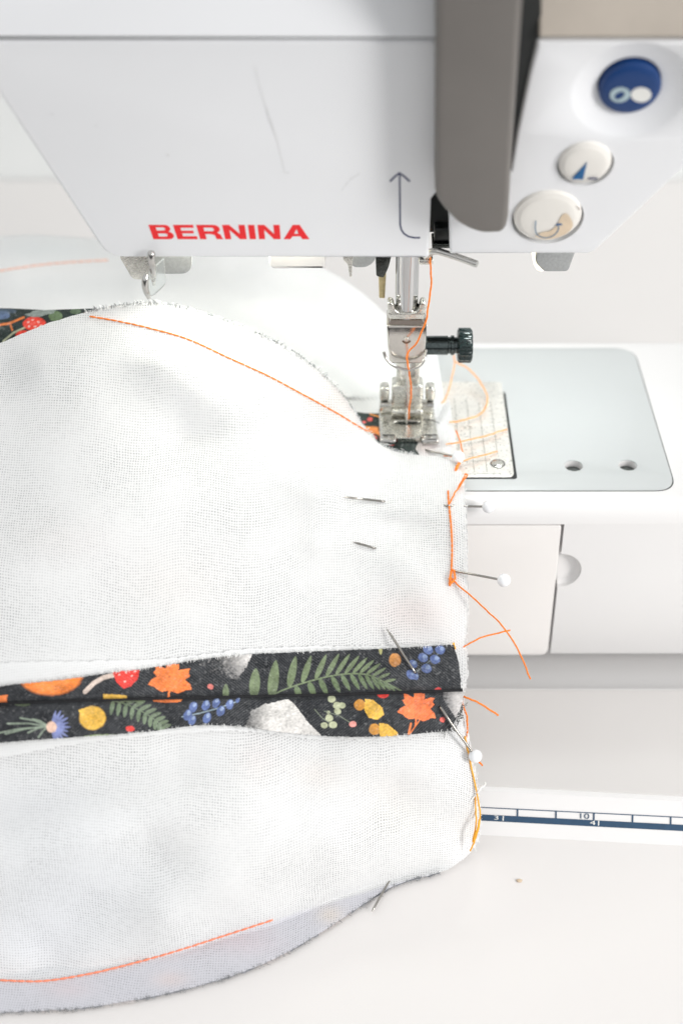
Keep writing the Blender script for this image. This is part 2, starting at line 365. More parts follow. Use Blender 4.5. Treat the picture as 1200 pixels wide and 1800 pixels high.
# grey bed plate and its holes
zp = .35
loop = fillet(LXY([(1112, 611), (1186, 861)], zp)[0:1]+LXY([(1187, 861)], zp)+[(-64, P(900, 862, z=zp)[1]), (-64, P(900, 613, z=zp)[1])], [7, 6, 3, 3], 10)
bed = plate('bed_plate', [loop]+[circle(h[:2], 2.5, 40) for h in holes], .6, .12, ('XY', zp), greyplate, SM)
plate('bed_plate_gap', [[(np.array(q)-np.array([20, 8]))*1.006+np.array([20, 8]) for q in loop]]+[circle(h[:2], 2.5, 40) for h in holes], .1, 0, ('XY', .05), gapm, bed)
# stitch plate
zs = .75
spl = [(-29, P(880, 671, z=zs)[1]), tuple(P(881, 671, z=zs)[:2]), tuple(P(903.5, 838, z=zs)[:2]), (-29, P(903, 838, z=zs)[1])]
spf = fillet(spl, [1, 1.2, 2.2, 1], 6)
slot = fillet([(-4.5, -1.1), (4.5, -1.1), (4.5, 1.1), (-4.5, 1.1)], .8)
sp = plate('stitch_plate', [spf, slot], .7, .15, ('XY', zs), platem, SM)
plate('stitch_plate_gap', [fillet([(-30, spl[0][1]-5), (spl[1][0]+.75, spl[0][1]-5), (spl[2][0]+.75, spl[2][1]-.5), (-30, spl[2][1]-.5)], 1)], .1, 0, ('XY', .44), gapm, sp)
def line_on(name, a, b, w, mat, parent, z=zs+.03):
    A = P(*a, z=z); B = P(*b, z=z); d = (B-A)/np.linalg.norm(B-A); n = np.array([-d[1], d[0], 0])*w/2
    return mesh(name, [A+n, B+n, B-n, A-n], [(3, 2, 1, 0)], mat, parent, None)
engr_shadow = M('engraving_and_shadow', (.36, .36, .33), .5, .5)
engl = M('engraving_light', (.9, .9, .88), .4, .3)
for a, b in (((797.7, 700), (806, 790)), ((818.7, 700), (833, 829)), ((840.7, 708), (855.4, 830)), ((861.4, 706), (874, 799)), ((776, 700), (782, 790)), ((803, 833.5), (879, 832)), ((812, 811), (862, 809)), ((787, 785), (880, 771))):  # the last slanting line is a thread's shadow painted on the plate
    line_on('engraved_and_shadow_line', a, b, .2, engr_shadow, sp)
for a, b in (((788, 746.5), (867, 746.5)), ((786, 697), (820, 697))): line_on('engraved_and_shadow_line', a, b, .25, engl, sp)
for r in (1.3, 2.0, 2.7, 3.4, 4.1):
    c = P(851, 686, z=zs+.02)
    v = [(c[0]+q*math.cos(a), c[1]+q*math.sin(a), zs+.02) for q in (r-.09, r+.09) for a in np.linspace(0, 2*math.pi, 48, endpoint=False)]
    mesh('turning_mark', v, [(i, (i+1) % 48, 48+(i+1) % 48, 48+i) for i in range(48)], M('turning_mark', (.68, .67, .63), .3, .9) if r < 1.5 else bpy.data.materials['turning_mark'], sp, None)
c = P(874, 815, z=zs)
lathe('plate_stud', [(0, zs+.10), (1.6, zs+.10), (1.75, zs+.02)], steel2, sp, 'Z', (c[0], c[1], 0), 40)
lathe('plate_stud_ring', [(1.75, zs+.03), (2.05, zs+.03)], gapm, sp, 'Z', (c[0], c[1], 0), 40)
q = P(814, 754, z=zs+.05)
text_on('plate_digits', '5.5', q, (1, 0, 0), (0, 1, 0), 1.2, engr_shadow, sp, 1.35)

# --- head covers
def head_plate(name, pts, rad, y0, depth, bev, mat, parent=SM): return plate(name, [fillet(LXZ(pts, y0), rad, 8)], depth, bev, ('XZ', y0), mat, parent, 35, 4)
HEAD = True
panel = head_plate('head_front_panel', [(-62, 73), (0, 166), (190, 453.5), (753, 453.5), (757, 352), (774, 330), (776, 72)], [0, 0, 4.5, .3, 0, 0, .3], YH, 72, .8, white2)
seam = P(400, 68, y=YH); seam_w = PIV+RT@(seam-PIV)
head_plate('head_seam_shade', [(-50, 90), (-66, 55), (765, 55), (765, 90)], 0, YH+.75, 3, 0, gapm, panel)  # dark sheet standing in for the shadow under the top cover
rcov = head_plate('head_side_cover', [(790, 447.5), (1040, 446.5), (1290, 212), (1600, 150), (1600, 73), (944, 73), (930, 130), (908, 235), (898, 300), (790, 330)], [.4, 2, 6, 0, 0, .5, 0, 0, 0, 0], YH, 72, .8, white2)
set_head(seam_w, math.radians(-6))
head_plate('head_top_cover', [(-180, -120), (-69, 64.5), (778, 66.5), (780, -120)], .3, seam_w[1]-1.1, 71, .25, white2)
head_plate('head_beige_cover', [(947, 66), (1600, 67), (1600, -120), (949, -120)], .3, seam_w[1]-1.1, 70, .4, beige)
set_head((0, YH, 66.0), HT)
head_plate('cover_gap_shade', [(870, -118), (952, -118), (950, 80), (925, 240), (905, 320), (880, 330)], 0, YH+.9, 3, 0, gapm)  # black sheet put in as the shade inside the gap
HEAD = False
slot_l = box('slot_lining', tuple(P(745, 408, y=-8)), tuple(np.array([P(960, -260, y=-8)[0], 45, P(960, -260, y=-8)[2]])), gapm, SM, 0)
a = P(758, 427, y=-12); b = P(795, 419, y=-12)
box('take_up_lever', (a[0], -15, a[2]), (b[0], -9, b[2]), darksteel, SM, .3)
a = P(756, 420, y=-12); b = P(795, 395, y=-12)
box('take_up_guide', (a[0]+.8, -14, a[2]+.3), (b[0], -10, b[2]), blackm, SM, .4)
HEAD = True
cover = head_plate('take_up_cover', [(766, -120), (764, 345), (778, 368), (803, 394), (825, 406), (847, 413), (880, 412), (889, 404), (893, 388), (898, 300), (908, 150), (918, 0), (922, -120)], [0, 2, 3, 4, 4, 3, 2, 1, 1, 0, 0, 0, 0], -30, 24, 1.5, greycov)

# lettering on the panel: each letter a flat printed shape, leaning with the taper of the head
def lean(x): return np.interp(x, [262, 305, 345, 390, 438, 460, 500, 560], [.36, .34, .30, .25, .14, .12, .06, .0])
BX0, BX1, BYT, BYB = 262, 543, 395.5, 420.5
def arc_(cx, cy, rx, ry, a0, a1, n=10): return [(cx+rx*math.cos(math.radians(a)), cy+ry*math.sin(math.radians(a))) for a in np.linspace(a0, a1, n)]
LET = {   # letters in a 1.6 x 1 cell (u right, v up), outer loop then holes
 'B': [[(0,0),(1.05,0)]+arc_(1.05,.27,.38,.27,-90,80,9)+arc_(1.05,.76,.30,.24,-70,90,9)+[(0,1)], [(.42,.17)]+arc_(.90,.29,.14,.11,-90,90,6)+[(.42,.40)], [(.42,.60)]+arc_(.88,.72,.13,.11,-90,90,6)+[(.42,.83)]],
 'E': [[(0,0),(1.33,0),(1.33,.2),(.42,.2),(.42,.41),(1.2,.41),(1.2,.59),(.42,.59),(.42,.8),(1.3,.8),(1.3,1),(0,1)]],
 'R': [[(0,0),(.42,0),(.42,.36),(.74,.36)]+[(1.02,.3),(1.06,.15),(1.1,0),(1.54,0),(1.46,.12),(1.42,.32),(1.22,.44)]+arc_(1.08,.72,.38,.28,-35,90,9)+[(0,1)], [(.42,.55)]+arc_(.92,.68,.15,.13,-90,90,6)+[(.42,.81)]],
 'N': [[(0,0),(.40,0),(.40,.66),(.98,0),(1.42,0),(1.42,1),(1.02,1),(1.02,.36),(.44,1),(0,1)]],
 'I': [[(0,0),(.42,0),(.42,1),(0,1)]],
 'A': [[(0,0),(.45,0),(.60,.2),(1.12,.2),(1.24,0),(1.70,0),(1.09,1),(.64,1)], [(.72,.37),(1.0,.37),(.87,.72)]]}
adv = {'B': 1.60, 'E': 1.50, 'R': 1.66, 'N': 1.62, 'I': .62, 'A': 1.70}
word = 'BERNINA'; tot = sum(adv[c] for c in word)-.02; xpos = 0
for ch_ in word:
    loops = []
    for lp in LET[ch_]:
        L_ = []
        for (u, v_) in lp:
            pxb = BX0+8+(BX1-BX0-8)*(xpos+u)/tot; py = BYB-(BYB-BYT)*v_
            L_.append((pxb-lean(pxb)*(BYB-BYT)*v_, py))
        loops.append(LXZ(L_, YH-.05))
    plate('logo_letter', loops, .06, 0, ('XZ', YH-.05), redm, panel, None); xpos += adv[ch_]
# threading arrow
def stroke(name, pts, w, y, mat, parent):
    """flat printed line on a face at depth y, w in pixels"""
    p = np.array(pts, float); tg = np.gradient(p, axis=0); tg /= np.linalg.norm(tg, axis=1)[:, None]; n = np.stack([-tg[:, 1], tg[:, 0]], 1)*w/2
    v = [P(*q, y=y) for q in p+n]+[P(*q, y=y) for q in p-n]; k = len(p)
    return mesh(name, v, [(i, i+1, k+i+1, k+i) for i in range(k-1)], mat, parent, None)
stroke('threading_arrow', [(702, 306), (702.5, 350), (703, 395), (705, 404), (710, 411), (718, 416), (728, 418), (738, 418)], 3, YH-.04, ink, panel)
stroke('arrow_head', [(685, 319), (693, 311), (701.5, 304), (711, 311), (720, 319)], 3.4, YH-.05, ink, panel)
for pts, w in (([(448, 118), (455, 150), (466, 185), (480, 225), (490, 262), (500, 303)], 1.6), ([(468, 190), (474, 215), (484, 240)], 1.4), ([(498, 303), (508, 304)], 1.5), ([(600, 335), (615, 316), (632, 305)], 1.4), ([(292, 271), (297, 274)], 3), ([(88, 200), (95, 202)], 1.5), ([(165, 222), (172, 221)], 1.4)):
    stroke('scuff_mark', crv(pts, 4), w, YH-.03, scuff, panel)
# buttons
def button(name, px, py, r, out, mat, depth=3.0, dome=.6):
    c = P(px, py, y=YH-out); prof = [(0, -dome)]+[(r*math.sin(a)*.86, -dome*math.cos(a)) for a in np.linspace(.2, math.pi/2, 7)]+[(r*.95, .22), (r, .8), (r, depth)]
    return lathe(name, prof, mat, SM, 'Y', (c[0], YH-out, c[2]), 56), c
def dish_px(cx, cy, pts): return [(cx+a, cy+b) for a, b in pts]
# dish round the blue button is sunk into the side cover
c = P(1108, 162, y=YH)
prof = [(0, 3.2)]+[(13.0*s, 3.2-3.2*s**2.4) for s in np.linspace(.1, 1, 14)]+[(13.9, -3), (0, -3)]
dish = lathe('tmp', prof, None, None, 'Y', (c[0], YH, c[2]), 64)
bc = P(1107, 159, y=YH); wells = [lathe('tmp', [(0, 9), (6.75, 9), (6.75, -2), (0, -2)], None, None, 'Y', (bc[0], YH, bc[2]), 56)]
for (x, y, r) in ((1028, 290, 6.0), (962, 384, 8.0)):
    q = P(x, y, y=YH); wells.append(lathe('tmp', [(0, 6), (r+.35, 6), (r+.35, -2), (0, -2)], None, None, 'Y', (q[0], YH, q[2]), 56))
cut(rcov, [dish]+wells)
b1, c1 = button('blue_button', 1107, 159, 6.6, -1.0, bluem, 6, .3)
b2, c2 = button('small_button', 1028, 289, 5.9, 1.0, offwhite, 5)
b3, c3 = button('large_button', 962, 383, 7.9, 1.0, offwhite, 5)
for q, r in ((bc, 6.7), (P(1028, 290, y=YH), 6.2), (P(962, 384, y=YH), 8.2)):
    lathe('button_well', [(0, 5.6), (r, 5.6)], gapm, rcov, 'Y', (q[0], YH, q[2]), 40)
YB = YH-1.0-.75
def on(pts, y): return LXZ(pts, y)
def ell(cx, cy, rx, ry, rot=0, n=36): return [(cx+rx*math.cos(a)*math.cos(rot)-ry*math.sin(a)*math.sin(rot), cy+rx*math.cos(a)*math.sin(rot)+ry*math.sin(a)*math.cos(rot)) for a in np.linspace(0, 2*math.pi, n, endpoint=False)]
plate('ring_symbol', [on(ell(1089, 167, 18, 13, -.15), YH+.6), on(ell(1088, 168, 10, 6, -.5), YH+.6)], .06, 0, ('XZ', YH+.62), silverink, b1, None)
plate('disc_symbol', [on(ell(1126, 167, 18, 13, 0), YH+.6)], .06, 0, ('XZ', YH+.62), whiteink, b1, None)
plate('triangle_symbol', [on([(1004, 315), (1024, 316), (1031, 285)], YB)], .08, 0, ('XZ', YB), inkblue, b2, None)
plate('dash_symbol', [on([(1033, 313), (1049, 312.5), (1049, 315.5), (1033, 316)], YB)], .08, 0, ('XZ', YB), ink, b2, None)
plate('button_stain', [on(crv([(940, 416), (952, 409), (966, 406), (978, 396), (986, 380), (995, 376), (1003, 386), (1006, 398), (996, 410), (978, 418), (958, 421), (940, 416)], 4)[:-1], YB)], .04, 0, ('XZ', YB+.02), M('tan_stain', srgb(224, 204, 178), .6, var=.12, vscale=300), b3, None)
stroke('hook_symbol', crv([(941, 388), (940, 402), (944, 413), (958, 418), (972, 414), (980, 405), (981, 396)], 5), 1.8, YB-.05, M('worn_blue_ink', srgb(96, 130, 160), .5, var=.4, vscale=900), b3)
stroke('hook_tip', [(977, 396), (982, 394), (987, 395)], 3, YB-.05, inkblue, b3)
c = P(962, 384, y=YH)
gv = []; gf = []
for i, a in enumerate(np.linspace(math.radians(28), math.radians(118), 24)):
    w = .35+.5*abs(math.sin(i*1.7))*math.sin(math.pi*i/23)
    for r, y in ((8.05, YH-.03), (8.05-w, YH-.1-.6*w)): gv.append((c[0]+r*math.cos(a), YH-.5 if r > 8 else YH-.95, c[2]+r*math.sin(a)))
for i in range(23): gf.append((2*i, 2*i+1, 2*i+3, 2*i+2))
mesh('grime_rim', gv, gf, grime, b3, None)

HEAD = False
# --- parts under the head
def u_plate(name, pts, rad, y, th, bev, mat, parent=SM): return plate(name, [fillet(LXZ(pts, y), rad, 6)], th, bev, ('XZ', y), mat, parent)
br = u_plate('threader_bracket', [(210, 440), (212, 455), (233, 491), (272, 493), (272, 440)], [0, 0, 1, .3, 0], -9, 1.0, .2, steel2)
u_plate('bracket_arm', [(262, 440), (262, 482), (337, 482), (338, 440)], [0, 1, 3.2, 0], -7, 1.4, .3, greyplas, br)
lv = tube('threader_lever', crv([P(266, 441, y=-25), P(266.5, 452, y=-25.3), P(268, 466, y=-25), P(270, 480, y=-24), P(271, 500, y=-22)], 6), np.interp(np.linspace(0, 1, 25), [0, .1, .7, 1], [.65, .95, .9, .35]), steel, SM)
tube('lever_blade', crv([P(258, 482, y=-25), P(255.5, 495, y=-25.6), P(257, 510, y=-25.6), P(262, 524, y=-25)], 6), np.interp(np.linspace(0, 1, 19), [0, .2, .8, 1], [.6, .9, .75, .5]), steel, lv)
u_plate('lever_paddle', [(262, 478), (288, 455), (291, 485), (292, 499), (280, 512), (264, 524)], [.5, .5, .5, 1, 3, 1], -24, .8, .2, clear, lv)
wb = u_plate('thread_cutter', [(474, 440), (471, 462), (478, 474), (572, 473), (572, 440)], [0, 3, 2, .3, 0], -8, 7, .8, white)
gd = u_plate('thread_guide_disc', [(612, 440), (612, 462), (622, 471), (645, 471), (660, 459), (660, 440)], [0, 2, 3, 3, 2, 0], -8, 3, .5, greyplas)
u_plate('guide_hook', [(602, 440), (603, 458), (611, 465), (614, 487), (618, 487), (619, 462), (622, 440)], [0, .5, .5, .3, .3, .5, 0], -11, .8, .15, steel2, gd)
u_plate('brass_tab', [(664, 440), (665, 490), (666, 524), (676, 525), (678, 490), (680, 440)], [0, .3, .3, .3, .3, 0], 5, 1.2, .2, brass)
u_plate('tab_holder', [(659, 440), (661, 486), (674, 489), (683, 470), (690, 440)], [0, .5, .5, 1, 0], 2, 2.4, .3, darksteel)
XN = -.9                                       # needle axis
lathe('presser_bar', [(0, 18), (2.9, 18.6), (2.9, 80), (0, 80)], steel2, SM, 'Z', (XN+.3, 11, 0), 32)
zt = P(714, 546, y=0)[2]
lathe('needle_bar', [(0, zt-1), (3.0, zt-1), (3.05, zt+.2), (3.05, 85), (0, 85)], M('chrome', (.52, .52, .52), .08, 1, rvar=.03, vscale=200), SM, 'Z', (XN, 0, 0), 48)
# clamp: block with bevelled crown, horned yoke, wire guide and set screw
YC = -4.4
clamp = u_plate('needle_clamp', [(679.5, 573), (749.5, 573), (749, 605), (744, 640), (685, 640), (681, 605)], [.2, .2, 1.5, .4, .4, 1.5], YC, 8.6, .55, M('clamp_steel', (.64, .61, .57), .18, 1, bump=.06, bscale=3000, rvar=.06, vscale=250))
yoke = [(684, 562)]+[(681, 553), (684, 549), (680, 540), (681, 533), (687, 531.5), (692, 536), (693, 544), (701, 550), (716, 551), (730, 550), (736, 543), (738, 535), (743, 531), (748, 534), (749, 541), (745, 549), (748, 553), (744, 562)]
u_plate('clamp_yoke', yoke, .5, YC+.9, 3.2, .35, steel2, clamp)
p0, p1 = P(680.5, 575, y=YC), P(748.5, 575, y=YC); p2, p3 = P(687, 561, y=YC+1.6), P(741, 561, y=YC+1.6)
hexa('clamp_crown', [p0-np.array([0, 0, .3]), p1-np.array([0, 0, .3]), p1+np.array([0, 8, -.3]), p0+np.array([0, 8, -.3]), p2, p3, p3+np.array([0, 6, 0]), p2+np.array([0, 6, 0])], M('crown_reflection', (.26, .22, .19), .12, 1), clamp, .25)  # crown coloured dark in place of the head's underside reflected in it
c = P(714, 596, y=YC)
lathe('retainer_pin', [(0, -.5), (.55, -.5), (.72, -.3), (.75, .2)], steel2, clamp, 'Y', (c[0], YC, c[2]), 24)
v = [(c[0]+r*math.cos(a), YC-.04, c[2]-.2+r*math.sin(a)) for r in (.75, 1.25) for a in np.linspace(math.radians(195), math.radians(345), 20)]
mesh('pin_recess_shade', v, [(i, i+1, 20+i+1, 20+i) for i in range(19)], M('recess_shadow', (.12, .07, .045), .4), clamp, None)  # flat dark crescent painted as the shadow in the pin's recess
tube('wire_guide', crv([P(674, 619, y=-6), P(679, 631, y=-6.4), P(692, 643, y=-6.8), P(714, 650, y=-7), P(734, 645, y=-6.7), P(745, 633, y=-6), P(749, 615, y=-4)], 8), .42, steel, clamp)
sx0 = P(747, 607, y=-1)[0]; sx1 = P(803, 607, y=-1)[0]; sx2 = P(829, 607, y=-1)[0]; szc = P(800, 607, y=-1)[2]
scr = lathe('clamp_screw', [(0, sx0-1), (2.55, sx0-1), (2.6, sx1-2.6), (2.3, sx1-2.4), (2.3, sx1-1.9), (2.7, sx1-1.7), (2.7, sx1-.9), (2.2, sx1-.7), (2.2, sx1+.3), (0, sx1+.3)], M('gunmetal', (.10, .12, .12), .2, 1, var=.4, vscale=1800, rvar=.08), clamp, 'X', (0, -1, szc), 48)
lathe('screw_knob', [(0, sx1), (4.0, sx1), (4.6, sx1+.4), (4.6, sx2-.5), (4.1, sx2), (1.5, sx2+.05), (0, sx2)], knobm, scr, 'X', (0, -1, szc), 120, flute=lambda a, j: .035*math.cos(14*a) if j in (2, 3) else 0, smooth=50)
tube('thread_rod', crv([P(748, 451, y=-15), P(757, 443, y=-17), P(768, 441.5, y=-18), P(785, 446, y=-19), P(812, 455, y=-21), P(838, 464.5, y=-23)], 8), .85, steel, SM, 16)
box('rod_holder', tuple(P(735, 466, y=-9)), tuple(P(760, 440, y=-4)), steel2, SM, .4)
# needle
zn0 = P(714, 641, y=0)[2]
nd = lathe('needle', [(0, zn0+4), (.95, zn0+4), (.95, zn0-2.0), (.5, zn0-4.5), (.43, 6), (.36, 2), (.05, -1.2), (0, -1.4)], steel, SM, 'Z', (XN+.6, 0, 0), 24)
# presser foot
def XP(px, z=4, y=0): return P(px, 740, y=y)[0]
sole_o = fillet([(-8.1, 7.5), (7.6, 7.5), (8.3, -6.3), (3.6, -6.3), (3.4, -7.0), (-3.2, -7.0), (-3.4, -6.3), (-7.9, -6.3)], [.6, .6, .3, .2, .3, .3, .2, .3])
ov = [(q[0]-.2, q[1]) for q in circle((0, .3), 3.8, 40, .95)]
foot = plate('presser_foot', [sole_o, ov], 1.6, .25, ('XY', 3.3), steel2, SM)
for s, x0, x1 in ((-1, -8.0, -3.4), (1, 3.6, 8.5)):
    t_ = box('foot_toe', (x0, -9.4, 1.9), (x1, -5.6, 3.75), M('toe_steel', (.56, .55, .53), .16, 1, rvar=.05, vscale=400) if s < 0 else steel, foot, .7, 4, rot=((0, -6, 3), math.radians(-8), 'X'))
    stripe = mesh('toe_slot', [(x0+.9, -6.6, 3.9), (x1-.6, -6.6, 3.9), (x1-.6, -6.25, 3.86), (x0+.9, -6.25, 3.86)], [(0, 1, 2, 3)], gapm, t_, None)
box('foot_bridge', (-7.9, 4.6, 3.3), (7.4, 7.6, 6.6), steel2, foot, .7)
box('foot_hinge', (-4.6, 2.2, 4.4), (4.4, 6.0, 6.0), steel2, foot, .6)
box('foot_block', (-4.5, 3.6, 5.8), (4.3, 9.0, 13.4), steel2, foot, .8)
for x0, x1 in ((-7.9, -5.2), (5.0, 7.6)):
    box('foot_lug', (x0, 4.2, 7.6), (x1, 8, 12.2), steel2, foot, .8)
    box('lug_link', (x0+.5, 4.6, 6.2), (x1-.3, 6.4, 8.2), darksteel, foot, .3)
    tube('hinge_pin', [(x0+.3, 3.6, 7.0), (x1-.3, 3.6, 7.0)], .8, steel, foot, 14)
fr = plate('foot_shank', [fillet([(-3.2, 12), (3.2, 12), (3.2, 21), (-3.2, 21)], .4), fillet([(-1.9, 14.2), (1.9, 14.2), (1.9, 20), (-1.9, 20)], .6)], 2.6, .25, ('XZ', 6.2), steel2, foot)
box('shank_inset', (-2.2, 8, 13.5), (2.2, 8.6, 20.5), white, fr, .2)
lp = [(a, b) for a, b in ((742, 738), (752, 737.5), (762, 740), (772, 744))]
v = [P(a, b, z=3.34) for a, b in lp]
tube('foot_notch_line', crv(v, 4), .10, gapm, foot, 6)
# sewing lamps in the underside of the head
lg = box('sewing_lamp', tuple(np.array([-62, -14, 67])), tuple(np.array([-22, 10, 69.5])), lampm, SM, .6)
def lamp(name, loc, sx, sy, e):
    l = bpy.data.lights.new(name, 'AREA'); l.shape = 'RECTANGLE'; l.size = sx*S; l.size_y = sy*S; l.energy = e; l.color = (.95, 1, .99)
    o = bpy.data.objects.new(name, l); COL.objects.link(o); o.location = np.array(loc)*S; o.parent = SM; return o
lamp('lamp_light', (-42, 2, 66), 40, 24, .03)
lg2 = u_plate('lamp_cover', [(945, 440), (940, 462), (955, 478), (998, 478), (1012, 440)], [0, 1, 1, 1, 0], -12, 12, .5, greyplas)
u_plate('lamp_bulb', [(938, 440), (936, 462), (944, 477), (956, 478), (952, 440)], [0, 1, 1, 1, 0], -10, 10, .4, lampm)
lamp('lamp_light', (34, 6, 64), 14, 14, .028)

# ------------------------------------------------------------------ fabric
FAB = thing('sewn_fabric', 'white muslin piece with dark floral print showing at its pressed-open seam, under the presser foot', 'fabric')
ctrl = np.array([  # pixel, pixel, distance from the lens: the hanging shape of the front panel
 (-40,615,374),(0,603,373),(165,547,370),(260,534,368),(400,568,372),(520,622,380),(600,692,388),(645,757,392.5),(720,795,392.5),(790,806,389),(812,830,384.5),
 (-40,750,362),(150,700,360),(300,720,363),(450,760,370),(600,820,381),(700,850,381),(800,880,375),
 (-40,900,352),(150,900,351),(300,900,356),(450,920,363),(600,940,370),(700,940,372),(815,960,367),
 (-40,1080,343),(200,1080,346),(400,1080,354),(600,1080,361),(815,1080,362),
 (-40,1230,338),(200,1230,340),(400,1230,349),(600,1230,356),(810,1230,359.5),
 (-40,1400,336),(200,1400,338),(400,1400,345),(600,1400,353),(835,1420,364),
 (-40,1560,337),(200,1560,339),(400,1560,346),(600,1530,356),(800,1510,367),
 (-40,1700,344),(200,1680,346),(400,1640,352),(560,1590,359),(700,1545,366),
 (-40,1786,345),(170,1762,347.5),(300,1730,350.5),(450,1688,355),(600,1602,365),(700,1557,369),(770,1536,371),(828,1495,372)], float)
def tps_fit(c, reg=6.0):
    X = c[:, :2]/1000; n = len(X); d = np.linalg.norm(X[:, None]-X[None], axis=2)
    K = np.where(d > 0, d*d*np.log(d+1e-12), 0)+np.eye(n)*reg*1e-4; Pm = np.hstack([np.ones((n, 1)), X])
    A = np.block([[K, Pm], [Pm.T, np.zeros((3, 3))]]); return X, np.linalg.solve(A, np.concatenate([c[:, 2], np.zeros(3)]))
TX, TW = tps_fit(ctrl)
# soft folds: (x0,y0,x1,y1,width px,height mm); positive comes towards the viewer
folds = [(300,640,560,860,60,2.2),(80,640,210,590,45,1.5),(330,760,620,770,50,-1.6),(0,1000,380,880,80,1.5),(0,1390,300,1330,70,-1.5),(0,1500,420,1420,80,2.2),(90,1660,260,1500,60,-1.6),(300,1610,560,1470,60,1.5),
         (560,700,650,790,30,1.2),(640,880,760,960,50,-1.0),(720,1000,780,1100,40,.8),(690,1400,800,1470,50,-1.0),(620,1330,760,1350,50,.8),(560,860,680,880,26,.7),(560,955,690,975,28,.6)]
def fold_add(px, py):
    out = np.zeros_like(px)
    for x0, y0, x1, y1, w, h in folds:
        L2 = (x1-x0)**2+(y1-y0)**2; s = np.clip(((px-x0)*(x1-x0)+(py-y0)*(y1-y0))/L2, 0, 1)
        d = np.hypot(px-(x0+s*(x1-x0)), py-(y0+s*(y1-y0))); out += 1.9*h*np.exp(-(d/w)**2)
    return out
flapx = [-60, 0, 73, 200, 300, 400, 480, 567, 633, 690, 740, 800]; flapy = [1721, 1723, 1725, 1702, 1675, 1643, 1617, 1587, 1568, 1551, 1538, 1530]
def D(px, py):
    px = np.atleast_1d(np.asarray(px, float)); py = np.atleast_1d(np.asarray(py, float)); sh = px.shape; a = px.ravel(); b = py.ravel()
    d = np.hypot(a[:, None]/1000-TX[None, :, 0], b[:, None]/1000-TX[None, :, 1]); K = np.where(d > 0, d*d*np.log(d+1e-12), 0)
    t = K@TW[:-3]+TW[-3]+TW[-2]*a/1000+TW[-1]*b/1000
    edge = np.clip((b-560)/80, 0, 1)
    t = t-fold_add(a, b)*edge
    s = b-np.interp(a, flapx, flapy)                       # crease where the seam allowance turns away
    t = t+np.clip((a < 790)*1.0, 0, 1)*1.6/(1+np.exp(-s/5.0))
    dz = FWD[2]+(CY-b)/FPX*UPV[2]; tmax = (Z_DESK+1.2-CAM[2])/dz; t = np.minimum(t, tmax)
    dy = FWD[1]+(CY-b)/FPX*UPV[1]                           # stay clear of the free arm
    y = CAM[1]+t*dy; z = CAM[2]+t*dz
    tb = (1.1-CAM[2])/dz; w_ = np.clip((CAM[1]+tb*dy+44)/16, 0, 1); w_ = w_*w_*(3-2*w_); k_ = 1.2
    sm = -k_*np.log(np.exp(-np.clip((t-380)/k_, -60, 60))+np.exp(-np.clip((tb-380)/k_, -60, 60)))+380
    t = np.where(b < 960, t+w_*(np.minimum(sm, t)-t), t)
    return t.reshape(sh)
def FP(px, py, off=0.0): return PT(px, py, D(px, py)-off)
Tx, Ty = [-40,0,80,165,210,260,330,400,460,520,560,600,625,645,665,690,740,790,812], [615,603,570,546,538,533,543,566,590,622,652,692,727,757,778,791,801,809,832]
Bx, By = [-40,0,133,260,333,413,487,567,633,680,720,760,800,828], [1785,1780,1773,1753,1737,1713,1683,1637,1593,1563,1547,1537,1521,1497]
Rx, Ry = [812,815,816,819,816,817,809,815,827,837,841,837,828], [832,900,1000,1080,1130,1190,1232,1280,1330,1395,1440,1475,1497]
def smooth_interp(x, X, Y):      # monotone-ish cubic (Catmull-Rom on uneven knots)
    X = np.array(X, float); Y = np.array(Y, float); m = np.gradient(Y, X); i = np.clip(np.searchsorted(X, x)-1, 0, len(X)-2)
    h = X[i+1]-X[i]; s = (x-X[i])/h
    return (2*s**3-3*s**2+1)*Y[i]+(s**3-2*s**2+s)*h*m[i]+(-2*s**3+3*s**2)*Y[i+1]+(s**3-s**2)*h*m[i+1]
def fray(n, amp, k=1): 
    r = RNG.normal(0, 1, n)
    for _ in range(k): r = (r+np.roll(r, 1)+np.roll(r, -1))/2.0
    return r*amp
def coons(nu, nv, gx=1.0):
    u = np.linspace(0, 1, nu); v = np.linspace(0, 1, nv)
    tx = -40+u*852; ty = smooth_interp(tx, Tx, Ty); ty += fray(nu, .5)
    bx = -40+u*868; by = smooth_interp(bx, Bx, By)+fray(nu, .5)
    kr = np.linspace(0, 1, len(Ry)); ryv = 832+v*(1497-832); rx = smooth_interp(ryv, Ry, Rx)+fray(nv, .5)
    rx[0], rx[-1] = tx[-1], bx[-1]; ly = ty[0]+v*(by[0]-ty[0]); lx = np.full(nv, -40.0)
    ryv[0] = ty[-1]; ryv[-1] = by[-1]
    U, V = np.meshgrid(u, v)
    def co(t, b, l, r): return (1-V)*t[None]+V*b[None]+(1-U)*l[:, None]+U*r[:, None]-((1-U)*(1-V)*t[0]+U*V*b[-1]+U*(1-V)*t[-1]+(1-U)*V*b[0])
    return co(tx, bx, lx, rx), co(ty, by, ly, ryv)
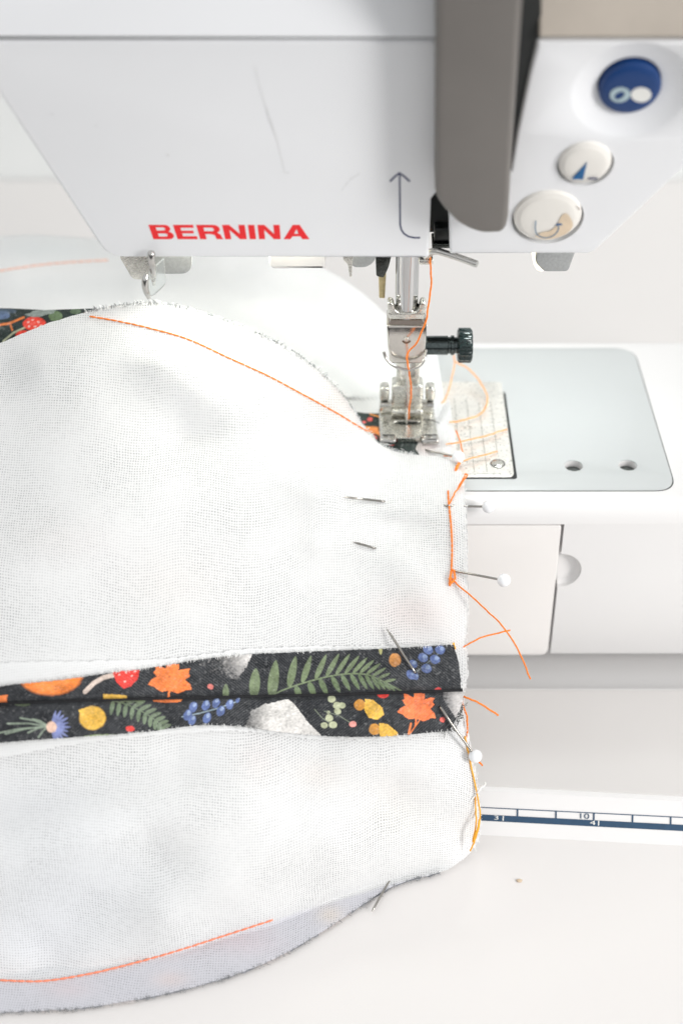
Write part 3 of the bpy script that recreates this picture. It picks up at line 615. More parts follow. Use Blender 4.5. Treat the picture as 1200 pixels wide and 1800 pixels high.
def grid_mesh(name, pts, mat, parent, uv=None, dye=None, smooth=180, flip=False):
    nv, nu, _ = pts.shape; me = bpy.data.meshes.new(name)
    idx = np.arange(nu*nv).reshape(nv, nu); q = np.stack([idx[1:, :-1], idx[1:, 1:], idx[:-1, 1:], idx[:-1, :-1]], -1).reshape(-1, 4)
    if flip: q = q[:, ::-1]
    me.vertices.add(nu*nv); me.vertices.foreach_set('co', (pts*S).astype(np.float32).ravel())
    me.loops.add(q.size); me.loops.foreach_set('vertex_index', q.astype(np.int32).ravel())
    me.polygons.add(len(q)); me.polygons.foreach_set('loop_start', np.arange(0, q.size, 4, dtype=np.int32)); me.update(calc_edges=True)
    if uv is not None:
        l = me.uv_layers.new(name='UVMap'); l.data.foreach_set('uv', uv.reshape(-1, 2)[q.ravel()].astype(np.float32).ravel())
    if dye is not None:
        a = me.color_attributes.new('dye', 'FLOAT_COLOR', 'POINT'); a.data.foreach_set('color', np.concatenate([dye.reshape(-1, 3), np.ones((nu*nv, 1))], 1).astype(np.float32).ravel())
    me.validate(); return add(name, me, mat, parent, smooth)
def arc_uv(pts, v0=None):
    dv = np.linalg.norm(np.diff(pts, axis=0), axis=2); v = np.vstack([np.zeros((1, pts.shape[1])), np.cumsum(dv, 0)])
    if v0 is not None: v = v+v0[None]
    return np.stack([pts[..., 0], -v], -1)
WHITE = np.array((.85, .855, .855))
def blot(px, py, lst):
    """soft tints in the dye: print showing through, plus painted fold shading"""
    c = np.tile(WHITE, px.shape+(1,))
    for x, y, rx, ry, col, k in lst:
        w = k*np.exp(-((px-x)/rx)**2-((py-y)/ry)**2); c = c*(1-w[..., None])+np.array(col)*w[..., None]
    return c
pink = (.88, .62, .56); peach = (.9, .70, .55); gry = (.62, .64, .65); lilac = (.66, .66, .74)
gx, gy = coons(300, 330)
pts = FP(gx, gy)
v0 = (gy[0]-533)/6.4
s = gy-np.interp(gx, flapx, flapy)
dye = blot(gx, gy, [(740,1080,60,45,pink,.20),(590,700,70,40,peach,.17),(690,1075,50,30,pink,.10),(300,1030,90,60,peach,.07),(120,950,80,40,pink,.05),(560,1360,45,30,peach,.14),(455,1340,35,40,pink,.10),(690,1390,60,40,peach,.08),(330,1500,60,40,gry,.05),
    (200,1100,200,50,gry,.11),(640,1000,120,80,gry,.08),(420,900,140,90,gry,.06),(120,1560,190,120,(.68,.74,.84),.24),(60,1660,110,70,(.68,.72,.82),.2),(60,1400,120,60,(.7,.73,.82),.12),(100,830,120,60,gry,.05),(700,1440,60,30,(.9,.85,.6),.08)])  # grey and cool blots paint soft fold shading into the dye
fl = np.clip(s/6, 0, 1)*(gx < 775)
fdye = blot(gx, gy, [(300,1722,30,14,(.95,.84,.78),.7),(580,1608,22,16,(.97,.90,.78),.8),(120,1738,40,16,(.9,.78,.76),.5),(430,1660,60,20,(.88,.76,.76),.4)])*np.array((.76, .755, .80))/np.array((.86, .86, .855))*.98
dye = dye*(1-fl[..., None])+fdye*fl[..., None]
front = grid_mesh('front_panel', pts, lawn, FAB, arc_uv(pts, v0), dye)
# the printed layer lying behind the front panel shows as a dark frayed rim along the edges
DARK = np.array(srgb(33, 35, 39))
def ribbon(name, A, B, t_off, n, m, mat, dyecol, parent=FAB, outline_noise=0.0, stuff=False):
    """strip between pixel curves A and B that follows the front panel at a distance behind (+) or before (-) it"""
    A = np.array(A, float); B = np.array(B, float)
    def rs(c):
        L_ = np.concatenate([[0], np.cumsum(np.linalg.norm(np.diff(c, axis=0), axis=1))]); s_ = np.linspace(0, L_[-1], n); return np.stack([np.interp(s_, L_, c[:, 0]), np.interp(s_, L_, c[:, 1])], 1)
    a = rs(A); b = rs(B)
    if outline_noise: b = b+np.stack([fray(n, outline_noise), fray(n, outline_noise)], 1)
    w = np.linspace(0, 1, m)[:, None, None]; g = a[None]*(1-w)+b[None]*w
    toff = t_off(w[..., 0]) if callable(t_off) else t_off
    p = PT(g[..., 0], g[..., 1], D(g[..., 0], g[..., 1])+toff)
    c = dyecol(g[..., 0], g[..., 1]) if callable(dyecol) else np.tile(np.array(dyecol), g.shape[:2]+(1,))
    return grid_mesh(name, p, mat, parent, arc_uv(p), c)
def spec(px, py, base, lst):
    c = np.tile(np.array(base, float), px.shape+(1,)); n = RNG.random(px.shape)
    for x, y, r, col in lst:
        k = ((px-x)**2+(py-y)**2 < r*r); c[k] = col
    return c*(.75+.5*n[..., None])
xt = np.linspace(150, 730, 260); yt = smooth_interp(xt, Tx, Ty)
greymix = lambda px, py: np.where((np.sin(px*.21)+np.sin(px*.083+1) > .2)[..., None], np.array(srgb(128, 132, 134)), np.array(srgb(196, 198, 198)))*(.7+.5*RNG.random(px.shape)[..., None])
ribbon('print_rim', np.stack([xt, yt+14], 1), np.stack([xt+1.0, yt-2.2], 1), lambda w: .9+0*w, 260, 5, printm, greymix, FAB, .9)
xb = np.linspace(-40, 772, 300); yb = smooth_interp(xb, Bx, By)
dk = lambda px, py: np.where((np.sin(px*.05)+np.sin(px*.017+2) > -.6)[..., None], np.array(srgb(152, 154, 160)), np.array(srgb(205, 198, 196)))*(.75+.5*RNG.random(px.shape)[..., None])
ribbon('print_rim', np.stack([xb, yb-14], 1), np.stack([xb+1, yb+1.6], 1), lambda w: .5+0*w, 300, 5, printm, dk, FAB, .9)
yr = np.linspace(835, 1490, 240); xr = smooth_interp(yr, Ry, Rx)
ribbon('lining_rim', np.stack([xr-14, yr], 1), np.stack([xr+4+2*np.sin(yr*.021), yr], 1), lambda w: 1.2+0*w, 240, 5, lawn, WHITE*.99, FAB, .7)

# --- printed seam allowances, pressed open
def poly_mask(px, py, poly):
    poly = np.asarray(poly, float); inside = np.zeros(px.shape, bool); j = len(poly)-1
    for i in range(len(poly)):
        xi, yi = poly[i]; xj, yj = poly[j]
        c = ((yi > py) != (yj > py)) & (px < (xj-xi)*(py-yi)/(yj-yi+1e-12)+xi); inside ^= c; j = i
    return inside
def soft(shape, k):
    n = RNG.normal(0, 1, shape)
    for ax in (0, 1):
        ker = np.exp(-.5*(np.arange(-3*k, 3*k+1)/k)**2); n = np.apply_along_axis(lambda v_: np.convolve(v_, ker, 'same'), ax, n)
    return n/n.std()
class Print:
    def __init__(s, px, py, base=DARK): s.x = px; s.y = py; s.c = np.tile(base, px.shape+(1,)); s.wob = soft(px.shape, 2)*.5
    def put(s, m, col, a=1.0):
        w = np.asarray(m, float)*a; s.c = s.c*(1-w[..., None])+np.array(srgb(*col))*w[..., None]
    def ell(s, x, y, rx, ry, col, rot=0, a=1.0, clip=None):
        c, n = math.cos(rot), math.sin(rot); dx = s.x-x+s.wob*.5; dy = s.y-y+s.wob*.5
        d = ((dx*c+dy*n)/rx)**2+((-dx*n+dy*c)/ry)**2; m = np.clip((1.12-d)/.24, 0, 1)
        if clip is not None: m = m*clip
        s.put(m, col, a)
    def poly(s, p, col, a=1.0): s.put(poly_mask(s.x+s.wob*.6, s.y+s.wob*.6, p), col, a)
    def line(s, pts, w, col, a=1.0):
        d = np.full(s.x.shape, 1e9); pts = np.array(pts, float)
        for p, q in zip(pts[:-1], pts[1:]):
            l2 = ((q-p)**2).sum(); t = np.clip(((s.x-p[0])*(q[0]-p[0])+(s.y-p[1])*(q[1]-p[1]))/l2, 0, 1); d = np.minimum(d, np.hypot(s.x-p[0]-t*(q[0]-p[0]), s.y-p[1]-t*(q[1]-p[1])))
        s.put(np.clip((w/2+.5-d), 0, 1), col, a)
    def leaf(s, x, y, L, w, ang, col, a=1.0):
        c, n = math.cos(ang), math.sin(ang); dx = s.x-x; dy = s.y-y; u = (dx*c+dy*n)/L; v = (-dx*n+dy*c)
        ww = w*np.sqrt(np.clip(u, 0, 1))*np.clip(1-u, 0, 1)**.7*1.9; s.put(((u > 0) & (u < 1))*np.clip((ww/2-np.abs(v)+.6)/1.0, 0, 1), col, a)
    def maple(s, x, y, r, rot, col, sx=1.0):
        prof = [(0,1.08),(10,.80),(16,.86),(25,.62),(38,.84),(46,1.0),(55,.82),(64,.84),(74,.60),(90,.80),(104,.92),(114,.70),(130,.62),(145,.56),(165,.42),(174,.40),(177,.72)]
        pr = prof+[(360-a, q) for a, q in reversed(prof[1:])]
        p = [(x+sx*r*q*math.sin(math.radians(a)+rot), y-r*q*math.cos(math.radians(a)+rot)) for a, q in pr]; s.poly(p, col)
        s.poly([(x+(a-x)*.5, y+(b-y)*.5) for a, b in p], tuple(min(255, c+10) for c in col), .5)
    def cloud(s, p, col, dirx):
        m = poly_mask(s.x+s.wob*2, s.y+s.wob*2, p).astype(float); g = np.clip((s.x*dirx[0]+s.y*dirx[1]-dirx[2])/dirx[3], 0, 1); m = m*np.clip(g+.12*soft(s.x.shape, 1)*(1-.9*g), 0, 1); s.put(m, col)
    def done(s):
        f = soft(s.x.shape, 1); g = soft(s.x.shape, 6); sp_ = np.clip(soft(s.x.shape, 1)-.9, 0, 2)
        return np.clip(s.c*(1+.10*f+.09*g)[..., None]+(.005+.05*sp_+.003*g)[..., None], .004, .95)
GREEN = (114, 128, 96); BLUE = (90, 108, 158); ORG = (243, 130, 64); YEL = (226, 178, 72); RED = (232, 56, 46); PALE = (214, 196, 184)
def paint_upper(px, py):
    k = Print(px, py)
    k.ell(89, 1186, 56, 36, (240, 130, 48)); k.ell(89, 1192, 30, 26, (246, 146, 66), a=.5)
    k.poly([(-40, 1222), (-5, 1224), (14, 1221), (12, 1237), (-40, 1237)], (238, 130, 70))
    k.line([(150, 1216), (165, 1201), (182, 1191), (202, 1186)], 8, PALE)
    k.poly([(198, 1182), (222, 1174), (246, 1176), (242, 1194), (230, 1206), (218, 1211), (206, 1200)], RED)
    for a, b in ((210, 1186), (222, 1182), (232, 1188), (220, 1198), (238, 1180)): k.ell(a, b, 2.2, 1.8, (240, 190, 180))
    k.maple(300, 1199, 40, .12, ORG, 1.08)
    k.poly([(182, 1220), (222, 1222), (225, 1231), (182, 1231)], YEL)
    k.cloud([(343, 1150), (445, 1140), (440, 1160), (428, 1180), (416, 1194), (395, 1192), (370, 1180), (350, 1168)], (212, 208, 205), (.8, -.6, -395, 52))
    k.ell(370, 1207, 5, 4.5, (226, 128, 120)); k.leaf(397, 1228, 26, 13, -math.pi/2, GREEN); k.ell(330, 1230, 16, 4, (120, 96, 60))
    stem = crv([(470, 1228), (495, 1214), (542, 1198), (595, 1186), (640, 1185), (670, 1196), (704, 1214)], 10)
    k.line(stem, 2.6, GREEN)
    for x, y, L_, w, ang in ((446, 1226, 52, 22, -1.50), (477, 1226, 66, 22, -1.45), (508, 1208, 56, 16, -1.36), (531, 1200, 50, 13, -1.25), (554, 1194, 48, 11.5, -1.15), (573, 1189, 46, 10.5, -1.05), (590, 1186, 44, 9.5, -.98), (606, 1184, 40, 9, -.9), (620, 1183, 37, 8.5, -.82), (632, 1183, 34, 8, -.74), (644, 1185, 31, 7.5, -.66), (655, 1188, 27, 7, -.55), (665, 1192, 22, 6.5, -.4), (676, 1198, 20, 6, -.2)): k.leaf(x, y, L_, w, ang, GREEN)
    for x, y, L_, w, ang in ((520, 1206, 28, 13, 1.25), (543, 1199, 30, 13, 1.2), (562, 1193, 32, 12, 1.15), (583, 1189, 32, 11, 1.1), (600, 1186, 32, 10, 1.08), (616, 1185, 31, 9.5, 1.05), (630, 1185, 31, 9, 1.05), (642, 1186, 30, 8.5, 1.05), (653, 1189, 28, 8, 1.0), (663, 1193, 24, 7.5, .95), (674, 1198, 20, 7, .9), (685, 1204, 14, 6, .9)): k.leaf(x, y, L_, w, ang, (104, 120, 88))
    k.ell(694, 1160, 10.5, 12, (196, 134, 72)); k.leaf(668, 1135, 16, 7, 1.5, (170, 168, 110))
    k.line([(720, 1190), (745, 1170), (775, 1145)], 1.8, (110, 120, 120))
    for a, b, r in ((724, 1186, 10), (725, 1167, 8), (743, 1156, 9), (749, 1175, 9.5), (764, 1159, 9), (752, 1142, 9), (773, 1142, 9), (730, 1190, 6)): k.ell(a, b, r, r*.85, BLUE, .5); k.ell(a+3, b-2, r*.45, r*.4, (160, 180, 214), a=.6)
    k.ell(769, 1212, 6, 4, (230, 72, 70)); k.ell(515, 1224, 3, 3, (200, 80, 50)); k.ell(550, 1223, 3, 3, (210, 90, 50))
    return k.done()
def paint_lower(px, py):
    k = Print(px, py)
    for e in ((-20, 1292), (10, 1290), (14, 1272), (36, 1262), (58, 1264), (50, 1288), (68, 1296)): k.line([(86, 1277), ((86+e[0])/2, (1277+e[1])/2-3), e], 3, (150, 164, 146), .8)
    for i, a in enumerate(np.linspace(-1.35, 1.35, 11)): k.leaf(92, 1278, 30+3*(i % 2), 6.5, a, (134, 144, 196), .9)
    k.ell(91, 1278, 9, 10, (226, 190, 170))
    k.ell(40, 1238, 14, 3, GREEN, a=.7)
    k.ell(163, 1262, 23, 21, YEL); k.poly([(138, 1248), (160, 1241), (160, 1266), (146, 1264)], YEL); k.line([(152, 1256), (180, 1270)], 1.4, (206, 150, 40))
    st = crv([(192, 1230), (222, 1238), (252, 1252), (276, 1268), (292, 1284)], 8); k.line(st, 2.2, (108, 122, 98))
    for i, (a, b) in enumerate(st[2:-2:3]):
        k.leaf(a, b, 30-1.6*i, 8.5, -.55+.03*i, (108, 122, 98)); k.leaf(a, b, 26-1.2*i, 9, 1.75-.02*i, (112, 128, 102))
    k.ell(229, 1281, 7.5, 5, RED); k.ell(185, 1296, 38, 5, (150, 166, 122)); k.ell(225, 1231, 8, 3, GREEN); k.ell(245, 1232, 8, 3, GREEN)
    k.poly([(268, 1229), (322, 1229), (318, 1234), (290, 1235), (270, 1233)], ORG)
    k.line([(320, 1260), (350, 1254), (380, 1246), (420, 1232)], 2, (150, 168, 180))
    for a, b, r in ((330, 1257, 10), (338, 1266, 9), (340, 1243, 9.5), (364, 1262, 10), (362, 1240, 9.5), (380, 1236, 9), (388, 1250, 9.5), (404, 1238, 9), (418, 1231, 5)): k.ell(a, b, r*.7, r, BLUE, .4); k.ell(a+2, b-4, r*.3, r*.45, (168, 186, 218), .4, .7)
    k.cloud([(428, 1278), (442, 1252), (468, 1236), (506, 1229), (518, 1238), (540, 1268), (566, 1294), (500, 1296), (440, 1286)], (214, 211, 207), (.95, .1, 532, 46))
    for a, b, r in ((583, 1229, 7), (592, 1240, 7), (601, 1240, 6), (593, 1250, 6), (578, 1262, 7), (570, 1275, 6), (585, 1274, 7), (577, 1252, 3)): k.ell(a, b, r, r*.9, (176, 180, 148))
    k.line([(553, 1247), (566, 1262), (578, 1270)], 1.4, (120, 128, 110)); k.line([(570, 1250), (596, 1258), (618, 1272)], 1.4, (120, 128, 110)); k.ell(620, 1273, 6.5, 5.5, (228, 152, 144))
    for dx, dy in ((0, 0), (26, 43)):
        k.ell(632+dx, 1239+dy, 9.5, 10, (196, 136, 56)); k.poly([(641+dx, 1228+dy), (655+dx, 1230+dy), (672+dx, 1244+dy), (675+dx, 1256+dy), (664+dx, 1265+dy), (648+dx, 1262+dy), (640+dx, 1248+dy)], YEL)
    k.ell(673, 1221, 10, 6, RED); k.maple(733, 1249, 38, .14, (250, 124, 66), 1.0); k.line([(722, 1272), (718, 1290)], 3.5, ORG)
    k.cloud([(770, 1213), (815, 1210), (815, 1240), (800, 1262), (786, 1240)], (196, 192, 190), (1, -.2, 530, 28)); k.ell(777, 1265, 4.5, 4.5, (226, 96, 84)); k.line([(740, 1262), (720, 1290)], 2, ORG)
    return k.done()
UTx, UTy = [-40, 0, 100, 200, 290, 345, 430, 560, 700, 797], [1216, 1207, 1196, 1182, 1170, 1160, 1151, 1145, 1139, 1133]
MIDx, MIDy = [-40, 0, 200, 450, 650, 812], [1238, 1236.5, 1230, 1224, 1219, 1213]
LBx, LBy = [-40, 0, 130, 270, 350, 420, 490, 560, 690, 790], [1311, 1306, 1296, 1285, 1275, 1277, 1286, 1293, 1293.5, 1284]
xa = np.linspace(-40, 797, 400); xm = np.linspace(-40, 808, 400); xl = np.linspace(-40, 790, 400); xm2 = np.linspace(-40, 814, 400)
def strip(name, a, b, paint, n, m, hump, endskew):
    a = np.array(a); b = np.array(b)
    fa = fray(n, .45)
    def rs(c): s_ = np.linspace(0, 1, n); i = np.linspace(0, 1, len(c)); return np.stack([np.interp(s_, i, c[:, 0]), np.interp(s_, i, c[:, 1])], 1)
    A = rs(a); B = rs(b); A[:, 1] += fa; w = np.linspace(0, 1, m)[:, None, None]; g = A[None]*(1-w)+B[None]*w
    ww = w[..., 0]; off = hump(ww); e = np.linspace(0, 1, n)[None]; g[..., 0] += endskew(ww)*np.clip((e-.97)/.03, 0, 1)+np.clip((e-.995)/.005, 0, 1)*fray(m, .5)[:, None]
    wave = .35*np.sin(g[..., 0]*.013+ww*2)+.2*np.sin(g[..., 0]*.041+1)
    p = PT(g[..., 0], g[..., 1], D(g[..., 0], g[..., 1])-off-wave*(1-ww)*.8)
    return grid_mesh(name, p, printm, FAB, arc_uv(p), paint(g[..., 0], g[..., 1]))
ua = np.stack([xa, smooth_interp(xa, UTx, UTy)], 1); um = np.stack([xm, smooth_interp(xm, MIDx, MIDy)-.8], 1)
la = np.stack([xl, smooth_interp(xl, LBx, LBy)], 1); lm = np.stack([xm2, smooth_interp(xm2, MIDx, MIDy)+.8], 1)
strip('upper_seam_allowance', ua, um, paint_upper, 720, 76, lambda w: 1.7-.5*w+.5*np.sin(w*math.pi)-1.1*np.clip((w-.86)/.14, 0, 1)**2, lambda w: 7*np.sin(w*math.pi*.9)*.6)
strip('lower_seam_allowance', la, lm, paint_lower, 720, 70, lambda w: 1.7-.5*w+.5*np.sin(w*math.pi)-1.1*np.clip((w-.86)/.14, 0, 1)**2, lambda w: 6*np.sin(w*math.pi))
# white raw edges of the lining beyond the print
wu = np.stack([xa, smooth_interp(xa, [-40, 0, 150, 300, 430, 560, 700, 797], [1170, 1166, 1162, 1157, 1141, 1136, 1134, 1131])], 1)
ribbon('upper_raw_edge', ua+np.array([0, 26]), wu, lambda w: -.75+.0*w, 420, 8, lawn_back, WHITE*1.03, FAB, .8)
wl = np.stack([xl, smooth_interp(xl, [-40, 0, 130, 270, 420, 560, 690, 790], [1338, 1332, 1308, 1293, 1285, 1299, 1299, 1288])], 1)
ribbon('lower_raw_edge', la+np.array([0, -24]), wl, lambda w: -.75+.0*w, 420, 8, lawn_back, WHITE*1.03, FAB, .8)
xe = np.linspace(-40, 812, 300); ye = smooth_interp(xe, MIDx, MIDy)
tube('seam_shadow_line', FP(xe, ye, .25), .45, M('seam_shadow_cloth', (.015, .015, .017), .9), FAB, 6)  # dark tube drawn in as the shadow along the seam

# --- the part of the cloth beyond the needle
bctrl = np.array([(-40,408,452),(0,412,450),(180,440,452),(400,436,456),(520,450,457),(570,474,455),(625,505,450),(682,556,444),(740,596,437),(776,632,430),(786,700,414.5),(792,800,391.5),
 (-40,520,432),(150,520,436),(300,500,440),(450,520,440),(600,560,439),(690,620,429),(-40,640,402),(200,600,420),(400,640,418),(560,680,414.5),(700,700,414.5),(740,760,400.5),(640,800,391.5),(300,760,400),(0,760,385),(600,600,434),(500,600,431)], float)
BX, BW = tps_fit(bctrl)
def DB(px, py):
    a = px.ravel(); b = py.ravel(); d = np.hypot(a[:, None]/1000-BX[None, :, 0], b[:, None]/1000-BX[None, :, 1]); K = np.where(d > 0, d*d*np.log(d+1e-12), 0)
    t = K@BW[:-3]+BW[-3]+BW[-2]*a/1000+BW[-1]*b/1000
    dz = FWD[2]+(CY-b)/FPX*UPV[2]; dy = FWD[1]+(CY-b)/FPX*UPV[1]
    for x0, y0, x1, y1, w, h in ((250, 500, 560, 540, 30, 2.5), (60, 490, 300, 470, 26, -1.5), (420, 470, 640, 560, 26, -1.6), (600, 560, 740, 660, 24, 1.2)):
        L2 = (x1-x0)**2+(y1-y0)**2; s_ = np.clip(((a-x0)*(x1-x0)+(b-y0)*(y1-y0))/L2, 0, 1); t = t-h*np.exp(-(np.hypot(a-(x0+s_*(x1-x0)), b-(y0+s_*(y1-y0)))/w)**2)
    z = CAM[2]+t*dz; y = CAM[1]+t*dy; tb = (1.15-CAM[2])/dz; yb_ = CAM[1]+tb*dy
    t = np.where((z < 1.15) & (yb_ < 52), tb, t)
    k_ = (a > 600) & (b > 700) & (z < 2.4); t = np.where(k_, tb, t)
    return t.reshape(px.shape)
nb, mb = 200, 120
ox = np.concatenate([np.linspace(-40, 560, 110), np.interp(np.linspace(0, 1, nb-110), np.linspace(0, 1, 8), [565, 600, 640, 682, 730, 768, 780, 793])])
oy = np.concatenate([np.interp(np.linspace(-40, 560, 110), [-40, 0, 60, 180, 300, 420, 520, 560], [418, 415, 412, 420, 432, 436, 452, 468]), np.interp(np.linspace(0, 1, nb-110), np.linspace(0, 1, 8), [470, 488, 517, 556, 588, 622, 700, 806])])
ix = np.linspace(-40, 700, nb); iy = np.interp(ix, [-40, 100, 260, 420, 560, 640, 700], [660, 640, 620, 650, 720, 800, 812])
w = np.linspace(0, 1, mb)[:, None]; gx = ox[None]*(1-w)+ix[None]*w; gy = oy[None]*(1-w)+iy[None]*w
bp_ = PT(gx, gy, DB(gx, gy))
# the far edge turns over and hangs down behind
hang = []; e0 = bp_[0]; outw = e0-bp_[3]; outw[:, 2] = 0; outw /= np.linalg.norm(outw, axis=1)[:, None]+1e-9
amt = np.clip((e0[:, 1]-48)/14, 0, 1)
for i in range(10, 0, -1):
    s_ = i/10; drop = amt*(e0[:, 2]-(Z_DESK+2))*s_**1.3
    q = e0+outw*(6*np.sin(s_*1.5)*amt)[:, None]; q[:, 2] -= drop; q[:, 1] += 6*s_*amt; hang.append(q)
allp = np.concatenate([np.array(hang), bp_], 0)
bd = blot(np.concatenate([np.repeat(gx[:1], 10, 0), gx]), np.concatenate([np.repeat(gy[:1], 10, 0), gy]), [(80, 440, 90, 22, (.70, .75, .76), .35), (110, 505, 120, 18, (.75, .79, .8), .2), (420, 480, 90, 14, gry, .08)])
back = grid_mesh('back_panel', allp, lawn_back, FAB, arc_uv(allp), bd)
# printed lining seen between the two panels, left and beside the foot
def paint_lining(px, py):
    k = Print(px, py, np.array(srgb(34, 48, 44)))
    k.line([(-10, 573), (18, 568), (42, 558)], 4, (232, 128, 60)); k.line([(18, 568), (22, 580)], 3, (232, 128, 60)); k.line([(6, 600), (24, 585), (46, 575)], 3.5, (176, 180, 150))
    k.ell(61, 569, 20, 12.5, (236, 66, 48)); k.ell(42, 588, 14, 7, (236, 66, 48))
    for a, b in ((50, 566), (58, 562), (68, 566), (62, 574), (72, 572), (52, 574)): k.ell(a, b, 2.4, 1.8, (250, 180, 170))
    k.ell(98, 556, 12, 9, (118, 142, 100), a=.8); k.ell(133, 547, 10, 5, (112, 136, 100), a=.6); k.ell(4, 554, 14, 8, (96, 116, 150)); k.ell(8, 547, 22, 5, (80, 96, 116), a=.6); k.poly([(44, 553), (60, 546), (104, 541), (94, 551), (60, 558)], (156, 166, 160), .8)
    for a, b, r in ((650, 737, 5), (640, 742, 3)): k.ell(a, b, r, r*.7, (232, 96, 92))
    k.poly([(630, 748), (664, 750), (668, 766), (640, 756)], (244, 150, 80)); k.ell(656, 768, 7, 4, (236, 88, 80), .5); k.ell(688, 780, 6, 3, (224, 92, 84))
    return k.done()
def lining(name, A, B, tA, tB, n, m):
    A = np.array(A, float); B = np.array(B, float); i = np.linspace(0, 1, n)
    f = lambda c: np.stack([np.interp(i, np.linspace(0, 1, len(c)), c[:, k]) for k in (0, 1)], 1)
    a = f(A); b = f(B); w = np.linspace(0, 1, m)[:, None, None]; g = a[None]*(1-w)+b[None]*w
    t = np.interp(i, np.linspace(0, 1, len(tA)), tA)[None]*(1-w[..., 0])+np.interp(i, np.linspace(0, 1, len(tB)), tB)[None]*w[..., 0]
    p = PT(g[..., 0], g[..., 1], t); return grid_mesh(name, p, printm, FAB, arc_uv(p), paint_lining(g[..., 0], g[..., 1]))
lining('print_lining', [(-40, 541), (20, 542), (80, 545), (120, 543.5), (170, 542), (200, 539)], [(-40, 640), (20, 620), (80, 590), (140, 570), (190, 556), (225, 548)], [392, 391, 388, 384, 378, 372], [380, 378, 376, 375, 373, 371], 220, 60)
xz = np.linspace(0, 1, 5)
A = [(615, 722), (640, 726), (680, 727), (735, 728), (745, 755), (744, 797)]; B = [(625, 760), (650, 790), (680, 805), (700, 812), (720, 812), (740, 803)]
tb = lambda px, py, z: (z-CAM[2])/(FWD[2]+(CY-py)/FPX*UPV[2])
lining('print_lining', A, B, [tb(x, y, 1.55) for x, y in A], [tb(x, y, 1.35) for x, y in B], 120, 50)  # runs on under the foot, its dark standing in for the slot's shade
# fabric right of the foot, lying on the stitch plate
A = [(716, 768), (735, 772), (752, 752), (775, 720), (789, 700)]; B = [(745, 812), (752, 815), (760, 816), (792, 818), (806, 818)]
n_, m_ = 60, 30; i_ = np.linspace(0, 1, n_); f_ = lambda c: np.stack([np.interp(i_, np.linspace(0, 1, len(c)), np.array(c)[:, k]) for k in (0, 1)], 1)
a_, b_ = f_(A), f_(B); w = np.linspace(0, 1, m_)[:, None, None]; g = a_[None]*(1-w)+b_[None]*w
zz = 1.5+.5*np.sin(g[..., 0]*.06)*np.sin(g[..., 1]*.05)+.25*np.sin(g[..., 0]*.15+g[..., 1]*.1)
p_ = PT(g[..., 0], g[..., 1], (zz-CAM[2])/(FWD[2]+(CY-g[..., 1])/FPX*UPV[2]))
grid_mesh('foot_side_panel', p_, lawn, FAB, arc_uv(p_), blot(g[..., 0], g[..., 1], [(745, 786, 26, 14, pink, .35), (700, 790, 20, 10, gry, .4)]))

# --- stitch lines (rows of short stitches)
def stitches(name, pts, mat, pitch=12.5, r=.23, surf=FP, gapf=.07, jit=.5):
    c = crv(pts, 20); L_ = np.concatenate([[0], np.cumsum(np.linalg.norm(np.diff(c, axis=0), axis=1))]); v, f = [], []
    s_ = 0
    while s_ < L_[-1]-pitch*.5:
        e = s_+pitch*(1-gapf)+random.uniform(-1, 1); k = np.linspace(s_, e, 6); jx = random.uniform(-jit, jit)
        x = np.interp(k, L_, c[:, 0]); y = np.interp(k, L_, c[:, 1])+jx*np.linspace(-1, 1, 6)*.6
        o_ = .28*np.sin(np.linspace(0, math.pi, 6))**.6+.06
        p = PT(x, y, (D(x, y) if surf is FP else surf(x, y))-o_); tube_vf(p, r*np.array([.6, .95, 1, 1, .95, .6]), 7, v, f); s_ += pitch
    o = mesh(name, v, f, mat, FAB, 60); o['kind'] = 'stuff'; return o
stitches('stitch_line', [(158, 556), (205, 564), (260, 576), (330, 596), (400, 628), (470, 660), (530, 692), (590, 725), (628, 748), (650, 760)], orange)
stitches('stitch_line', [(-30, 1722), (0, 1723), (73, 1724.5), (140, 1715), (200, 1702), (300, 1675), (400, 1643), (480, 1617)], M('coral_thread', srgb(248, 140, 104), .6), 15, .24, gapf=.04)
stitches('stitch_line', [(787, 862), (788, 880), (790, 900), (793, 935), (794, 965), (793, 1003)], orange, 8.5, .26, gapf=.05, jit=.8)
stitches('stitch_line', [(-30, 482), (0, 476), (60, 467), (120, 461), (190, 457)], M('faded_thread', srgb(240, 196, 180), .7), 14, .3, surf=DB, gapf=.03)

# --- loose thread tails
def thread(name, spec, mat, parent=FAB, r=.21, n=10):
    """spec: (px, py, distance) points"""
    p = crv([P(a, b, t=c) for a, b, c in spec], n); k = len(p); r = r*1.0; p = p+np.stack([fray(k, .05, 2), fray(k, .05, 2), fray(k, .05, 2)], 1)
    return tube(name, p, r*(1+.10*np.sin(np.arange(k)*2.1)), mat, parent, 8)
def dS(x, y, o=.4): return float(D(x, y)[0])-o
thread('thread_tail', [(792, 1016, dS(792, 1016)), (806, 1030, dS(806, 1030, .8)), (830, 1050, 360), (858, 1076, 358.5), (882, 1100, 358), (904, 1132, 359), (920, 1164, 361), (931, 1194, 363)], orange)
thread('thread_tail', [(806, 1140, dS(806, 1140, -1)), (818, 1135, 360.5), (835, 1126, 360), (856, 1117, 360), (875, 1113, 360.5), (896, 1108, 361)], orange)
thread('thread_tail', [(806, 1222, dS(806, 1222, -1.2)), (816, 1226, 359), (836, 1233, 358.4), (856, 1244, 358.6), (875, 1258, 359.5)], orange, r=.24)
thread('thread_tail', [(808, 1224, dS(808, 1224, -1.2)), (814, 1240, 360), (820, 1262, 359.6), (821, 1285, 360), (819, 1303, 361), (830, 1324, 362), (848, 1346, 362)], orange, r=.24)
